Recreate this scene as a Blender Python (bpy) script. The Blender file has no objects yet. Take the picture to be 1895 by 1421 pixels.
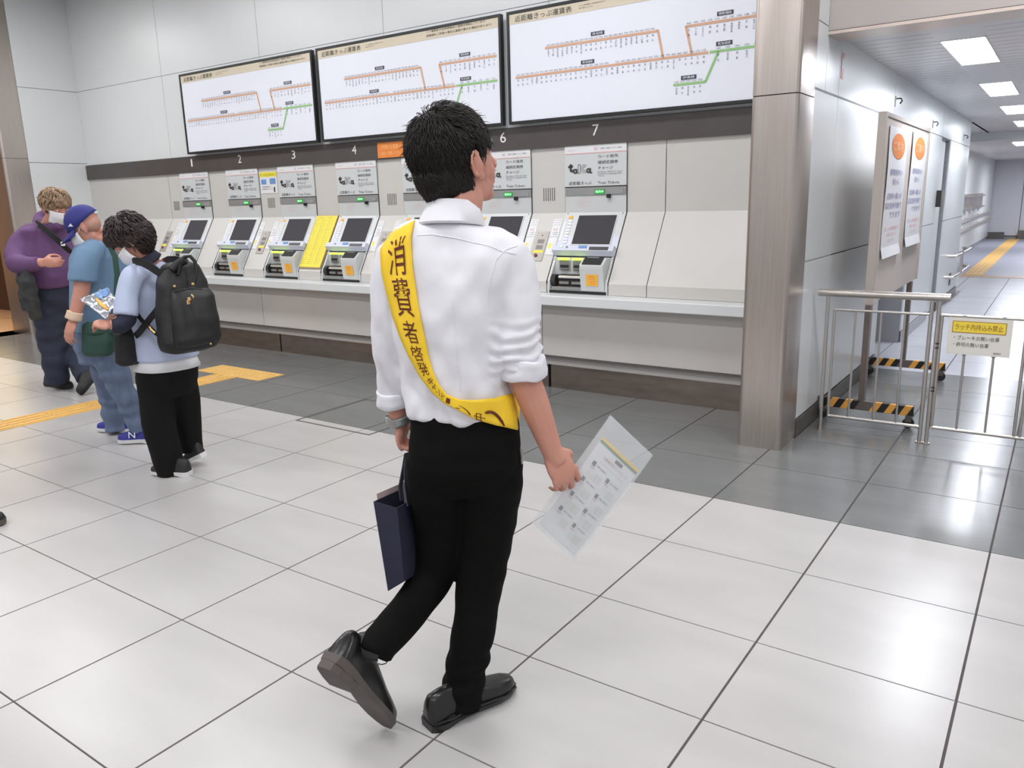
import bpy, bmesh, math, random
import numpy as np
from mathutils import Vector, Matrix, noise
from mathutils.bvhtree import BVHTree
random.seed(7)
SC = bpy.context.scene
COL = SC.collection
# ------------------------------------------------------------------ camera
F_PX = 1453.41; IW, IH = 1895, 1421; CAMH = 1.46
PITCH, ROLL, YAW = -0.2284087, -0.02550435, -0.61230748
cy, sy, cp, sp = math.cos(YAW), math.sin(YAW), math.cos(PITCH), math.sin(PITCH)
_f = Vector((sy * cp, cy * cp, sp)); _r = Vector((cy, -sy, 0)); _u = _r.cross(_f)
CR = math.cos(ROLL) * _r + math.sin(ROLL) * _u
CU = -math.sin(ROLL) * _r + math.cos(ROLL) * _u
cam = bpy.data.cameras.new('camera'); camo = bpy.data.objects.new('camera', cam); COL.objects.link(camo)
cam.sensor_fit = 'HORIZONTAL'; cam.sensor_width = 36; cam.lens = F_PX / IW * 36
camo.matrix_world = Matrix(((CR.x, CU.x, -_f.x, 0), (CR.y, CU.y, -_f.y, 0), (CR.z, CU.z, -_f.z, CAMH), (0, 0, 0, 1)))
cam.clip_end = 200
SC.camera = camo
# ------------------------------------------------------------------ world, exposure, large lights
w = bpy.data.worlds.new('world'); SC.world = w; w.use_nodes = True
w.node_tree.nodes['Background'].inputs[0].default_value = (0.93, 0.95, 1.0, 1)
w.node_tree.nodes['Background'].inputs[1].default_value = 0.60
SC.view_settings.view_transform = 'Standard'; SC.view_settings.look = 'None'
SC.view_settings.gamma = 1; SC.view_settings.use_curve_mapping = False
SC.view_settings.exposure = 0.0
HALL_Z = 4.0

def area(name, loc, sx, sy_, power, color=(1, 1, 1), rot=(0, 0, 0)):
    l = bpy.data.lights.new(name, 'AREA'); l.shape = 'RECTANGLE'; l.size = sx; l.size_y = sy_
    l.energy = power; l.color = color
    o = bpy.data.objects.new(name, l); COL.objects.link(o); o.location = loc; o.rotation_euler = rot
    return o
HALL_LIGHTS = [(-11.5, 3.6), (-8.6, 3.6), (-5.7, 3.6), (-2.8, 3.6), (0.1, 3.6), (3.0, 3.6),  # last lamp of this row is an unseen addition, brightening the right corridor wall
               (-10.0, 0.4), (-7.0, 0.4), (-4.0, 0.4), (-1.0, 0.4), (2.0, 0.4), (-5.5, -2.8), (-2.5, -2.8), (0.5, -2.8), (3.5, -2.8)]
for x, y in HALL_LIGHTS:
    area('ceiling_lamp', (x, y, HALL_Z - 0.06), 1.7, 0.5, 33, (1, 0.985, 0.965))
COR_LIGHTS = [(-0.665, 6.5), (-0.665, 9.05), (-0.665, 11.5), (-0.665, 14.0)]
for x, y in COR_LIGHTS:
    area('corridor_lamp', (x, y, 2.415), 0.24, 1.1, 26, (0.9, 0.93, 1))

# ------------------------------------------------------------------ helpers
def lin(c):
    return tuple((v / 12.92 if v <= 0.04045 else ((v + 0.055) / 1.055) ** 2.4) for v in [x / 255 for x in c]) + (1,)

def mat(name, rgb, rough=0.5, metal=0.0, var=0.0, scale=8.0, stretch=(1, 1, 1), bump=0.0, spec=0.5, coat=0.0, emit=None, es=1.0, alpha=1.0, trans=0.0, sheen=0.0, bscale=None):
    m = bpy.data.materials.new(name); m.use_nodes = True
    nt = m.node_tree; b = nt.nodes['Principled BSDF']
    c = lin(rgb)
    b.inputs['Base Color'].default_value = c
    b.inputs['Roughness'].default_value = rough; b.inputs['Metallic'].default_value = metal
    b.inputs['Specular IOR Level'].default_value = spec
    b.inputs['Coat Weight'].default_value = coat
    if alpha < 1: b.inputs['Alpha'].default_value = alpha
    if trans > 0: b.inputs['Transmission Weight'].default_value = trans
    if sheen: b.inputs['Sheen Weight'].default_value = sheen
    if emit is not None:
        b.inputs['Emission Color'].default_value = lin(emit); b.inputs['Emission Strength'].default_value = es
    if var or bump:
        g = nt.nodes.new('ShaderNodeNewGeometry'); mp = nt.nodes.new('ShaderNodeMapping')
        mp.inputs['Scale'].default_value = stretch
        n = nt.nodes.new('ShaderNodeTexNoise'); n.inputs['Scale'].default_value = scale; n.inputs['Detail'].default_value = 4
        nt.links.new(g.outputs['Position'], mp.inputs[0]); nt.links.new(mp.outputs[0], n.inputs['Vector'])
        if var:
            r = nt.nodes.new('ShaderNodeValToRGB')
            r.color_ramp.elements[0].position = 0.3; r.color_ramp.elements[1].position = 0.7
            r.color_ramp.elements[0].color = tuple(max(0, v * (1 - var)) for v in c[:3]) + (1,)
            r.color_ramp.elements[1].color = tuple(min(1, v * (1 + var)) for v in c[:3]) + (1,)
            nt.links.new(n.outputs['Fac'], r.inputs[0]); nt.links.new(r.outputs[0], b.inputs['Base Color'])
        if bump:
            bp = nt.nodes.new('ShaderNodeBump'); bp.inputs['Strength'].default_value = bump; bp.inputs['Distance'].default_value = 0.01
            src = n
            if bscale:
                src = nt.nodes.new('ShaderNodeTexNoise'); src.inputs['Scale'].default_value = bscale
                nt.links.new(mp.outputs[0], src.inputs['Vector'])
            nt.links.new(src.outputs['Fac'], bp.inputs['Height']); nt.links.new(bp.outputs[0], b.inputs['Normal'])
    return m

WL = {}
def thing(name, label, cat, loc=(0, 0, 0), group=None):
    o = bpy.data.objects.new(name, None); COL.objects.link(o); o.empty_display_size = 0.1
    o.location = loc; WL[o.name] = Vector(loc)
    if label: o['label'] = label
    if cat: o['category'] = cat
    if group: o['group'] = group
    return o
def struct(name, loc=(0, 0, 0), label=None):
    o = thing(name, label, None, loc); o['kind'] = 'structure'; return o
def tag(o, label=None, cat=None, group=None, kind=None):
    if label: o['label'] = label
    if cat: o['category'] = cat
    if group: o['group'] = group
    if kind: o['kind'] = kind
    return o
def copy_tree(o, loc=None, parent=None):
    c = o.copy(); COL.objects.link(c)
    if parent is not None: c.parent = parent
    if loc is not None: c.location = loc; WL[c.name] = Vector(loc)
    else: WL[c.name] = (WL[parent.name] if parent else WL.get(o.name, Vector()))
    for ch in list(o.children): copy_tree(ch, None, c)
    return c

class MB:
    """collects shapes in world coordinates; build() links them as ONE mesh object"""
    def __init__(s): s.v = []; s.f = []; s.mi = []; s.cm = 0
    def add(s, vs, fs):
        k = len(s.v); s.v += [tuple(v) for v in vs]; s.f += [tuple(i + k for i in f) for f in fs]; s.mi += [s.cm] * len(fs); return s
    def box(s, a, b):
        x0, y0, z0 = (min(a[i], b[i]) for i in range(3)); x1, y1, z1 = (max(a[i], b[i]) for i in range(3))
        return s.add([(x0, y0, z0), (x1, y0, z0), (x1, y1, z0), (x0, y1, z0), (x0, y0, z1), (x1, y0, z1), (x1, y1, z1), (x0, y1, z1)],
                     [(0, 3, 2, 1), (4, 5, 6, 7), (0, 1, 5, 4), (1, 2, 6, 5), (2, 3, 7, 6), (3, 0, 4, 7)])
    def prism(s, prof, a, b, axis=0):
        """profile of 2-D points in the other two axes, extruded along axis from a to b"""
        n = len(prof); vs = []
        for t in (a, b):
            for p in prof:
                q = list(p); q.insert(axis, t); vs.append(q)
        fs = [tuple(range(n))[::-1], tuple(range(n, 2 * n))] + [(i, (i + 1) % n, n + (i + 1) % n, n + i) for i in range(n)]
        return s.add(vs, fs)
    def tube(s, pts, rad, seg=10, cap=True, flat=None):
        pts = [Vector(p) for p in pts]; n = len(pts)
        if not hasattr(rad, '__len__'): rad = [rad] * n
        ref = None; rings = []
        for i, p in enumerate(pts):
            d = (pts[min(i + 1, n - 1)] - pts[max(i - 1, 0)]).normalized()
            if ref is None:
                ref = Vector((0, 0, 1)) if abs(d.z) < 0.9 else Vector((1, 0, 0))
            a = d.cross(ref).normalized(); b = a.cross(d).normalized(); ref = b
            rings.append([p + rad[i] * (math.cos(2 * math.pi * k / seg) * a + math.sin(2 * math.pi * k / seg) * b) for k in range(seg)])
        vs = [v for r in rings for v in r]
        fs = [(i * seg + k, i * seg + (k + 1) % seg, (i + 1) * seg + (k + 1) % seg, (i + 1) * seg + k) for i in range(n - 1) for k in range(seg)]
        if cap: fs += [tuple(range(seg))[::-1], tuple((n - 1) * seg + k for k in range(seg))]
        return s.add(vs, fs)
    def ell(s, c, r, M=None, u=12, v=8):
        vs = [Vector((0, 0, 1))]; fs = []
        for j in range(1, v):
            for i in range(u):
                th = math.pi * j / v; ph = 2 * math.pi * i / u
                vs.append(Vector((math.sin(th) * math.cos(ph), math.sin(th) * math.sin(ph), math.cos(th))))
        vs.append(Vector((0, 0, -1))); L = len(vs) - 1
        for i in range(u):
            fs.append((0, 1 + i, 1 + (i + 1) % u)); b = 1 + (v - 2) * u
            fs.append((L, b + (i + 1) % u, b + i))
            for j in range(v - 2):
                a = 1 + j * u
                fs.append((a + i, a + u + i, a + u + (i + 1) % u, a + (i + 1) % u))
        c = Vector(c)
        if not hasattr(r, '__len__'): r = (r, r, r)
        out = []
        for q in vs:
            q = Vector((q.x * r[0], q.y * r[1], q.z * r[2]))
            if M is not None: q = M @ q
            out.append(c + q)
        return s.add(out, fs)
    def quad(s, a, b, c, d): return s.add([a, b, c, d], [(0, 1, 2, 3)])
    def mesh(s, name='mesh'):
        me = bpy.data.meshes.new(name); me.from_pydata(s.v, [], s.f); me.update(); return me
    def build(s, name, m, parent=None, smooth=False, bevel=0, at=None, angle=None):
        off = Vector(at) if at is not None else (WL[parent.name] if parent else Vector())
        me = bpy.data.meshes.new(name)
        me.from_pydata([(x - off.x, y - off.y, z - off.z) for x, y, z in s.v], [], s.f)
        for mm in (m if isinstance(m, (list, tuple)) else [m]): me.materials.append(mm)
        if isinstance(m, (list, tuple)): me.polygons.foreach_set('material_index', s.mi)
        me.update()
        bm = bmesh.new(); bm.from_mesh(me); bmesh.ops.recalc_face_normals(bm, faces=bm.faces)
        if bevel:
            es = [e for e in bm.edges if len(e.link_faces) == 2 and e.calc_face_angle(0) > 0.5]
            bmesh.ops.bevel(bm, geom=es, offset=bevel, segments=2, profile=0.5, affect='EDGES')
        bm.to_mesh(me); bm.free()
        if smooth:
            me.polygons.foreach_set('use_smooth', [True] * len(me.polygons))
            if angle is not False: me.set_sharp_from_angle(angle=math.radians(angle or 40))
        o = bpy.data.objects.new(name, me); COL.objects.link(o)
        if parent: o.parent = parent; WL[o.name] = WL[parent.name]
        elif at is not None: o.location = off; WL[o.name] = off
        else: WL[o.name] = Vector()
        return o

_TC = {}
def glyphs(s, res=2):
    if (s, res) in _TC: return _TC[(s, res)]
    c = bpy.data.curves.new('t', 'FONT'); c.body = s; c.resolution_u = res; c.size = 1
    o = bpy.data.objects.new('t', c); COL.objects.link(o)
    dg = bpy.context.evaluated_depsgraph_get(); m = bpy.data.meshes.new_from_object(o.evaluated_get(dg))
    vs = [(v.co.x, v.co.y) for v in m.vertices]; fs = [tuple(p.vertices) for p in m.polygons]
    bpy.data.objects.remove(o); bpy.data.curves.remove(c); bpy.data.meshes.remove(m)
    _TC[(s, res)] = (vs, fs); return vs, fs
def put_text(mb, s, x0, x1, z0, z1, f, res=2, flip=False):
    """lay the writing s into the box x0..x1, z0..z1 of the surface map f(x, z)"""
    vs, fs = glyphs(s, res)
    if not vs: return
    ax = min(v[0] for v in vs); bx = max(v[0] for v in vs); az = min(v[1] for v in vs); bz = max(v[1] for v in vs)
    mb.add([f(x0 + (x - ax) / (bx - ax) * (x1 - x0), z0 + (y - az) / max(1e-6, (bz - az)) * (z1 - z0)) for x, y in vs], fs)
def put_line(mb, s, x0, z0, h, f, res=1, step=1.0):
    """one line of writing of cap height h starting at x0"""
    vs, fs = glyphs(s, res)
    k = h / 0.75
    mb.add([f(x0 + x * k * step, z0 + y * k) for x, y in vs], fs)
def twidth(s, h): 
    vs, fs = glyphs(s, 1); return max(v[0] for v in vs) * h / 0.75 if vs else 0

# ------------------------------------------------------------------ materials
M = {}
M['tile'] = mat('white_floor_tile', (184, 182, 180), 0.28, var=0.05, scale=1.6, stretch=(1, 3.5, 1), spec=0.5)
M['tileg'] = mat('grey_floor_tile', (114, 116, 115), 0.22, var=0.07, scale=2.0, stretch=(1, 3, 1))
M['tilec'] = mat('corridor_floor_tile', (196, 198, 204), 0.25, var=0.03, scale=2.0)
M['tilet'] = mat('tan_floor', (214, 168, 128), 0.3, var=0.06, scale=3)
M['grout'] = mat('grout', (88, 82, 80), 0.8, var=0.1, scale=30)
M['white_panel'] = mat('enamel_white_panel', (220, 223, 223), 0.32, var=0.01, scale=3)
M['beige_panel'] = mat('pale_beige_panel', (203, 200, 195), 0.42, var=0.012, scale=4)
M['beige2'] = mat('counter_front_panel', (200, 195, 190), 0.35, var=0.03, scale=3)
M['steel'] = mat('brushed_steel', (192, 182, 174), 0.3, 0.92, var=0.06, scale=3, stretch=(30, 30, 1), bump=0.03)
M['steel_dark'] = mat('kick_steel', (150, 138, 128), 0.32, 0.9, var=0.14, scale=5, stretch=(1, 1, 4), bump=0.06)
M['chrome'] = mat('polished_steel', (206, 200, 195), 0.3, 0.95, var=0.03, scale=20)
M['seam'] = mat('dark_joint', (60, 56, 54), 0.8, var=0.05, scale=20)
M['jointgrey'] = mat('grey_joint', (150, 150, 152), 0.7, var=0.02, scale=20)
M['band'] = mat('dark_brown_band', (77, 71, 68), 0.4, var=0.06, scale=6)
M['lit_board'] = mat('backlit_board_face', (214, 217, 225), 0.45, emit=(214, 218, 230), es=0.18, var=0.01, scale=2)
M['cream'] = mat('board_header', (214, 203, 180), 0.5, var=0.02, scale=4)
M['black'] = mat('black_plastic', (30, 30, 31), 0.4, var=0.1, scale=20)
M['ink'] = mat('dark_ink', (62, 56, 52), 0.6, var=0.02)
M['inkb'] = mat('navy_ink', (52, 58, 82), 0.6, var=0.02)
M['inkw'] = mat('white_lettering', (232, 232, 230), 0.6, var=0.02)
M['orange_line'] = mat('fare_line_orange', (214, 168, 138), 0.6, var=0.02)
M['green_line'] = mat('fare_line_green', (150, 196, 130), 0.6, var=0.02)
M['mach'] = mat('machine_grey', (203, 206, 205), 0.35, var=0.01, scale=5)
M['mach_blue'] = mat('machine_pale_blue', (208, 212, 226), 0.35, var=0.01, scale=5)
M['sign_white'] = mat('sign_white', (226, 227, 228), 0.4, var=0.01)
M['sign_grey'] = mat('sign_pale_grey', (206, 210, 210), 0.4, var=0.01)
M['pink'] = mat('pink_rule', (226, 178, 176), 0.5, var=0.02)
M['red'] = mat('red_mark', (178, 70, 66), 0.5, var=0.02)
M['strip'] = mat('grey_strip', (160, 160, 158), 0.35, 0.4, var=0.02)
M['screen'] = mat('dark_screen', (66, 64, 68), 0.55, var=0.05, scale=40, spec=0.15)
M['green_led'] = mat('green_display', (8, 120, 40), 0.4, emit=(20, 170, 60), es=0.5, var=0.01)
M['led_glyph'] = mat('green_display_text', (190, 255, 200), 0.4, emit=(190, 255, 205), es=1.4, var=0.01)
M['lime'] = mat('lime_lamp', (200, 240, 90), 0.4, emit=(205, 240, 90), es=1.1, var=0.01)
M['slot'] = mat('slot_dark', (56, 55, 54), 0.35, 0.3, var=0.05, scale=20)
M['orange_stk'] = mat('orange_sticker', (246, 182, 70), 0.5, var=0.03, scale=12)
M['yellow'] = mat('yellow_card', (240, 226, 66), 0.5, var=0.02)
M['orange'] = mat('orange_notice', (232, 136, 62), 0.5, var=0.05, scale=30)
M['goldframe'] = mat('gold_frame', (176, 150, 96), 0.4, 0.3, var=0.04)
M['yellow_tac'] = mat('yellow_tactile_tile', (226, 182, 104), 0.55, var=0.05, scale=8)
M['ceil'] = mat('corridor_ceiling', (212, 211, 214), 0.35, 0.1, var=0.02, scale=4, stretch=(1, 14, 1))
M['hceil'] = mat('hall_ceiling', (214, 214, 214), 0.7, var=0.02, scale=2)
M['lamp'] = mat('lamp_diffuser', (255, 255, 255), 0.4, emit=(240, 243, 255), es=6, var=0.01)
M['lintel'] = mat('lintel_panel', (186, 178, 174), 0.35, var=0.02, scale=3)
M['basebd'] = mat('grey_baseboard', (108, 104, 100), 0.35, 0.5, var=0.06, scale=8)
M['paper'] = mat('white_paper', (232, 232, 234), 0.5, var=0.01)
M['stand'] = mat('notice_board_beige', (206, 194, 184), 0.45, var=0.02, scale=4)
M['standleg'] = mat('stand_leg_grey', (122, 112, 106), 0.4, 0.5, var=0.04)
M['hazy'] = mat('hazard_yellow', (238, 170, 74), 0.5, var=0.03)
M['rubber'] = mat('black_rubber', (34, 33, 34), 0.6, var=0.1, scale=20)
M['signbrown'] = mat('dark_brown_sign', (62, 42, 32), 0.45, var=0.05)
M['signlit'] = mat('backlit_locker_sign', (255, 236, 200), 0.5, emit=(255, 226, 170), es=2.8, var=0.01)
M['maroon'] = mat('maroon_mark', (118, 32, 28), 0.5, var=0.02)
M['poster'] = mat('poster_pale', (196, 190, 196), 0.4, var=0.2, scale=3)
M['cyanp'] = mat('blue_print', (110, 150, 205), 0.5, var=0.1, scale=30)

# ------------------------------------------------------------------ floor with separate tiles
floor = struct('floor')
MB().box((-26, -6, -0.2), (6, 32, -0.004)).build('floor_bed', M['grout'], floor)
XE = [-4.946, -4.323, -3.720, -3.111, -2.505, -1.902, -1.302, -0.708, -0.118]
xs = list(XE)
while xs[0] > -15: xs.insert(0, xs[0] - 0.607)
while xs[-1] < 2.0: xs.append(xs[-1] + 0.592)
ys = [-0.94, -0.34, 0.257, 0.857, 1.429, 1.913, 2.393, 2.978, 3.57, 4.170, 4.767, 5.22]
def tile(name, x0, x1, y0, y1, m, g=0.0035, zt=0.0):
    MB().box((x0 + g, y0 + g * 0.7, -0.02), (x1 - g, y1 - g * 0.7, zt)).build(name, m, floor)
nt_ = 0
for j in range(len(ys) - 1):
    for i in range(len(xs) - 1):
        x0, x1, y0, y1 = xs[i], xs[i + 1], ys[j], ys[j + 1]
        if y1 <= 0.3 and (x0 < -1.5 or x1 > 1.2): continue
        if x0 < -2.7 * y1 - 1.2 or x1 > 1.2: continue
        if x1 < -10.6 and y0 > 4.1: continue
        m = M['tile'] if y1 < 3.6 else M['tileg']
        if m is M['tileg'] and x1 > -1.24 and x0 < -1.24 and y0 > 4.7:
            x0 = -1.24
        tile('tile', x0, x1, y0, y1, m, 0.004); nt_ += 1
# corridor tiles
yy = [5.22, 5.95, 6.54, 7.13]
for j in range(3):
    for i in range(len(xs) - 1):
        x0, x1 = max(xs[i], -1.24), xs[i + 1]
        if x1 < -1.2 or x0 > 1.6: continue
        tile('tile', x0, x1, yy[j], yy[j + 1], M['tileg'], 0.004)
y = 7.13
while y < 15.6:
    for i in range(len(xs) - 1):
        x0, x1 = max(xs[i], -1.5), xs[i + 1]
        if x1 < -1.45 or x0 > 1.6: continue
        tile('tile', x0, x1, y, min(y + 0.605, 15.65), M['tilec'], 0.004)
    y += 0.605
MB().box((-3, 15.66, -0.02), (2.4, 15.95, 0.0)).build('border_strip', M['tilet'], floor)
M['farfloor'] = mat('far_blue_floor', (150, 152, 166), 0.45, var=0.03, scale=30)
MB().box((-3.0, 15.96, -0.02), (2.4, 29, 0.0)).build('far_floor', M['farfloor'], floor)
for x0 in [-16.0 + 0.9 * k for k in range(6)]:
    for y0 in (4.19, 5.1, 6.0):
        MB().box((x0 + 0.003, y0 + 0.003, -0.02), (x0 + 0.897, y0 + 0.897, 0)).build('tile', M['tilet'], floor)

# tactile paving
def tact(x0, x1, y0, y1, kind):
    mb = MB().box((x0 + 0.002, y0 + 0.002, -0.001), (x1 - 0.002, y1 - 0.002, 0.003))
    if kind == 'bar':
        for k in range(4):
            cx = x0 + (x1 - x0) * (k + 0.5) / 4
            mb.box((cx - 0.012, y0 + 0.012, 0.003), (cx + 0.012, y1 - 0.012, 0.008))
    else:
        n = 5
        for a in range(n):
            for b in range(n):
                cx = x0 + (x1 - x0) * (a + .5) / n; cy_ = y0 + (y1 - y0) * (b + .5) / n
                mb.tube([(cx, cy_, 0.003), (cx, cy_, 0.008)], [0.013, 0.008], 6)
    return mb
tp = struct('trim_1', (-6.06, 3.3, 0.0), 'yellow tactile guide path crossing the floor to the ticket machines')
y = 0.85
while y < 4.1:
    tact(-6.21, -5.91, y, y + 0.3, 'bar').build('guide_tile', M['yellow_tac'], tp); y += 0.302
for k in range(3):
    tact(-6.52 + 0.302 * k, -6.218 + 0.302 * k, 4.17, 4.46, 'dot').build('warning_tile', M['yellow_tac'], tp)
tp2 = struct('trim_2', (-1.3, 16, 0.0), 'yellow tactile path at the far end of the corridor')
y = 15.96
while y < 27.8:
    tact(-1.43, -1.13, y, y + 0.6, 'bar').build('guide_tile', M['yellow_tac'], tp2); y += 0.602
# access cover frame in the floor
hc = struct('trim_3', (-3.95, 3.5, 0), 'metal rimmed access cover let into the floor')
for a, b in (((-4.31, 3.477), (-3.59, 3.492)), ((-4.31, 3.49), (-4.296, 4.165)), ((-3.604, 3.49), (-3.59, 4.165)), ((-4.31, 4.155), (-3.59, 4.17))):
    MB().box((a[0], a[1], -0.01), (b[0], b[1], 0.0015)).build('cover_rim', M['basebd'], hc)

# ------------------------------------------------------------------ counter wall (wall_back)
YB = 5.45
wb = struct('wall_back', (-6, 5.5, 0))
MB().box((-10.6, 5.47, 0), (-1.26, 5.9, 4.05)).build('wall_core', M['seam'], wb)
xj = [-10.36, -8.505, -6.80, -5.105, -3.40, -1.70, -1.26]
def wpanel(x0, x1, z0, z1, m='white_panel', y0=YB, g=0.004):
    MB().box((x0 + g, y0, z0 + g), (x1 - g, y0 + 0.019, z1 - g)).build('panel', M[m], wb)
for a, b in zip(xj[:-1], xj[1:]):
    wpanel(a, b, 2.92, 4.0, g=0.003)
    wpanel(a, b, 2.035, 2.92, g=0.003)
MB().box((-10.36, YB + 0.004, 1.8), (-1.26, YB + 0.02, 4.0)).build('joint_backing', M['jointgrey'], wb)
# dark band with machine numerals
tr = struct('trim_4', (-6, 5.43, 1.95), 'dark brown band over the ticket machines with numerals 1 to 7')
MB().box((-10.36, 5.425, 1.862), (-1.26, 5.46, 2.032)).build('band', M['band'], tr)
NX = [-8.096 + 0.85 * k for k in range(7)]
for k, x in enumerate(NX):
    mb = MB(); hw = 0.028 if k else 0.014
    put_text(mb, str(k + 1), x + .01 - hw, x + .01 + hw, 1.925, 2.005, lambda a, b: (a, 5.4235, b), res=3)
    mb.build('numeral', M['inkw'], tr)
# lower (beige) panels: upright, slope and lip
PROF = [(5.45, 1.862), (5.45, 1.36), (5.15, 0.85), (5.15, 0.767), (5.5, 0.767), (5.5, 1.862)]
def filler(x0, x1, m='beige_panel'):
    MB().prism(PROF, x0 + 0.002, x1 - 0.002).build('counter_panel', M[m], wb)
ML = [x - 0.272 for x in NX]; MW = 0.537
filler(-10.36, -8.615); filler(-8.612, ML[0])
for k in range(6): filler(ML[k] + MW, ML[k + 1])
filler(ML[6] + MW, -2.425); filler(-2.422, -1.48)
# panels under the shelf and steel kick
xk = [-10.36, -8.34, -6.67, -4.99, -3.28, -1.48]
for a, b in zip(xk[:-1], xk[1:]):
    MB().box((a + 0.003, 5.10, 0.285), (b - 0.003, 5.14, 0.69)).build('front_panel', M['beige2'], wb)
    MB().box((a + 0.003, 5.095, 0.268), (b - 0.003, 5.15, 0.284)).build('panel_edge', M['basebd'], wb)
MB().box((-10.36, 5.15, 0.2), (-1.48, 5.5, 0.76)).build('counter_core', M['beige2'], wb)
for a, b in ((-10.36, -9.86), (-9.84, -6.572), (-6.552, -3.292), (-3.268, -1.48)):
    MB().box((a, 5.20, 0.0), (b, 5.23, 0.27)).build('kick_plate', M['steel_dark'], wb)
MB().box((-10.36, 5.225, 0), (-1.48, 5.3, 0.27)).build('kick_gap', M['black'], wb)
sh = tag(MB().box((-10.355, 4.972, 0.692), (-1.485, 5.2, 0.765)).build('counter_shelf', M['white_panel'], None, bevel=0.006, at=(-6, 5.1, 0.7)),
         'long pale grey shelf running under all the ticket machines', 'shelf')
# vents between machines
def slope(x, s, off=0.0):
    return (x, 5.45 - 0.3 * s / 0.5917 - 0.862 * off, 1.36 - 0.51 * s / 0.5917 + 0.507 * off)
def sbox(mb, x0, x1, s0, s1, o0, o1):
    vs = [slope(x, s, o) for o in (o0, o1) for x, s in ((x0, s0), (x1, s0), (x1, s1), (x0, s1))]
    return mb.add(vs, [(0, 1, 2, 3), (4, 7, 6, 5), (0, 4, 5, 1), (1, 5, 6, 2), (2, 6, 7, 3), (3, 7, 4, 0)])
for k in (0, 2, 4, 5, 6):
    x = ML[k] - 0.153
    if k == 0: x = ML[0] - 0.14
    for q in range(6): MB().box((x - 0.05 + q * 0.02, 5.447, 1.455), (x - 0.045 + q * 0.02, 5.451, 1.556)).build('vent_slit', M['basebd'], wb)

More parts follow.
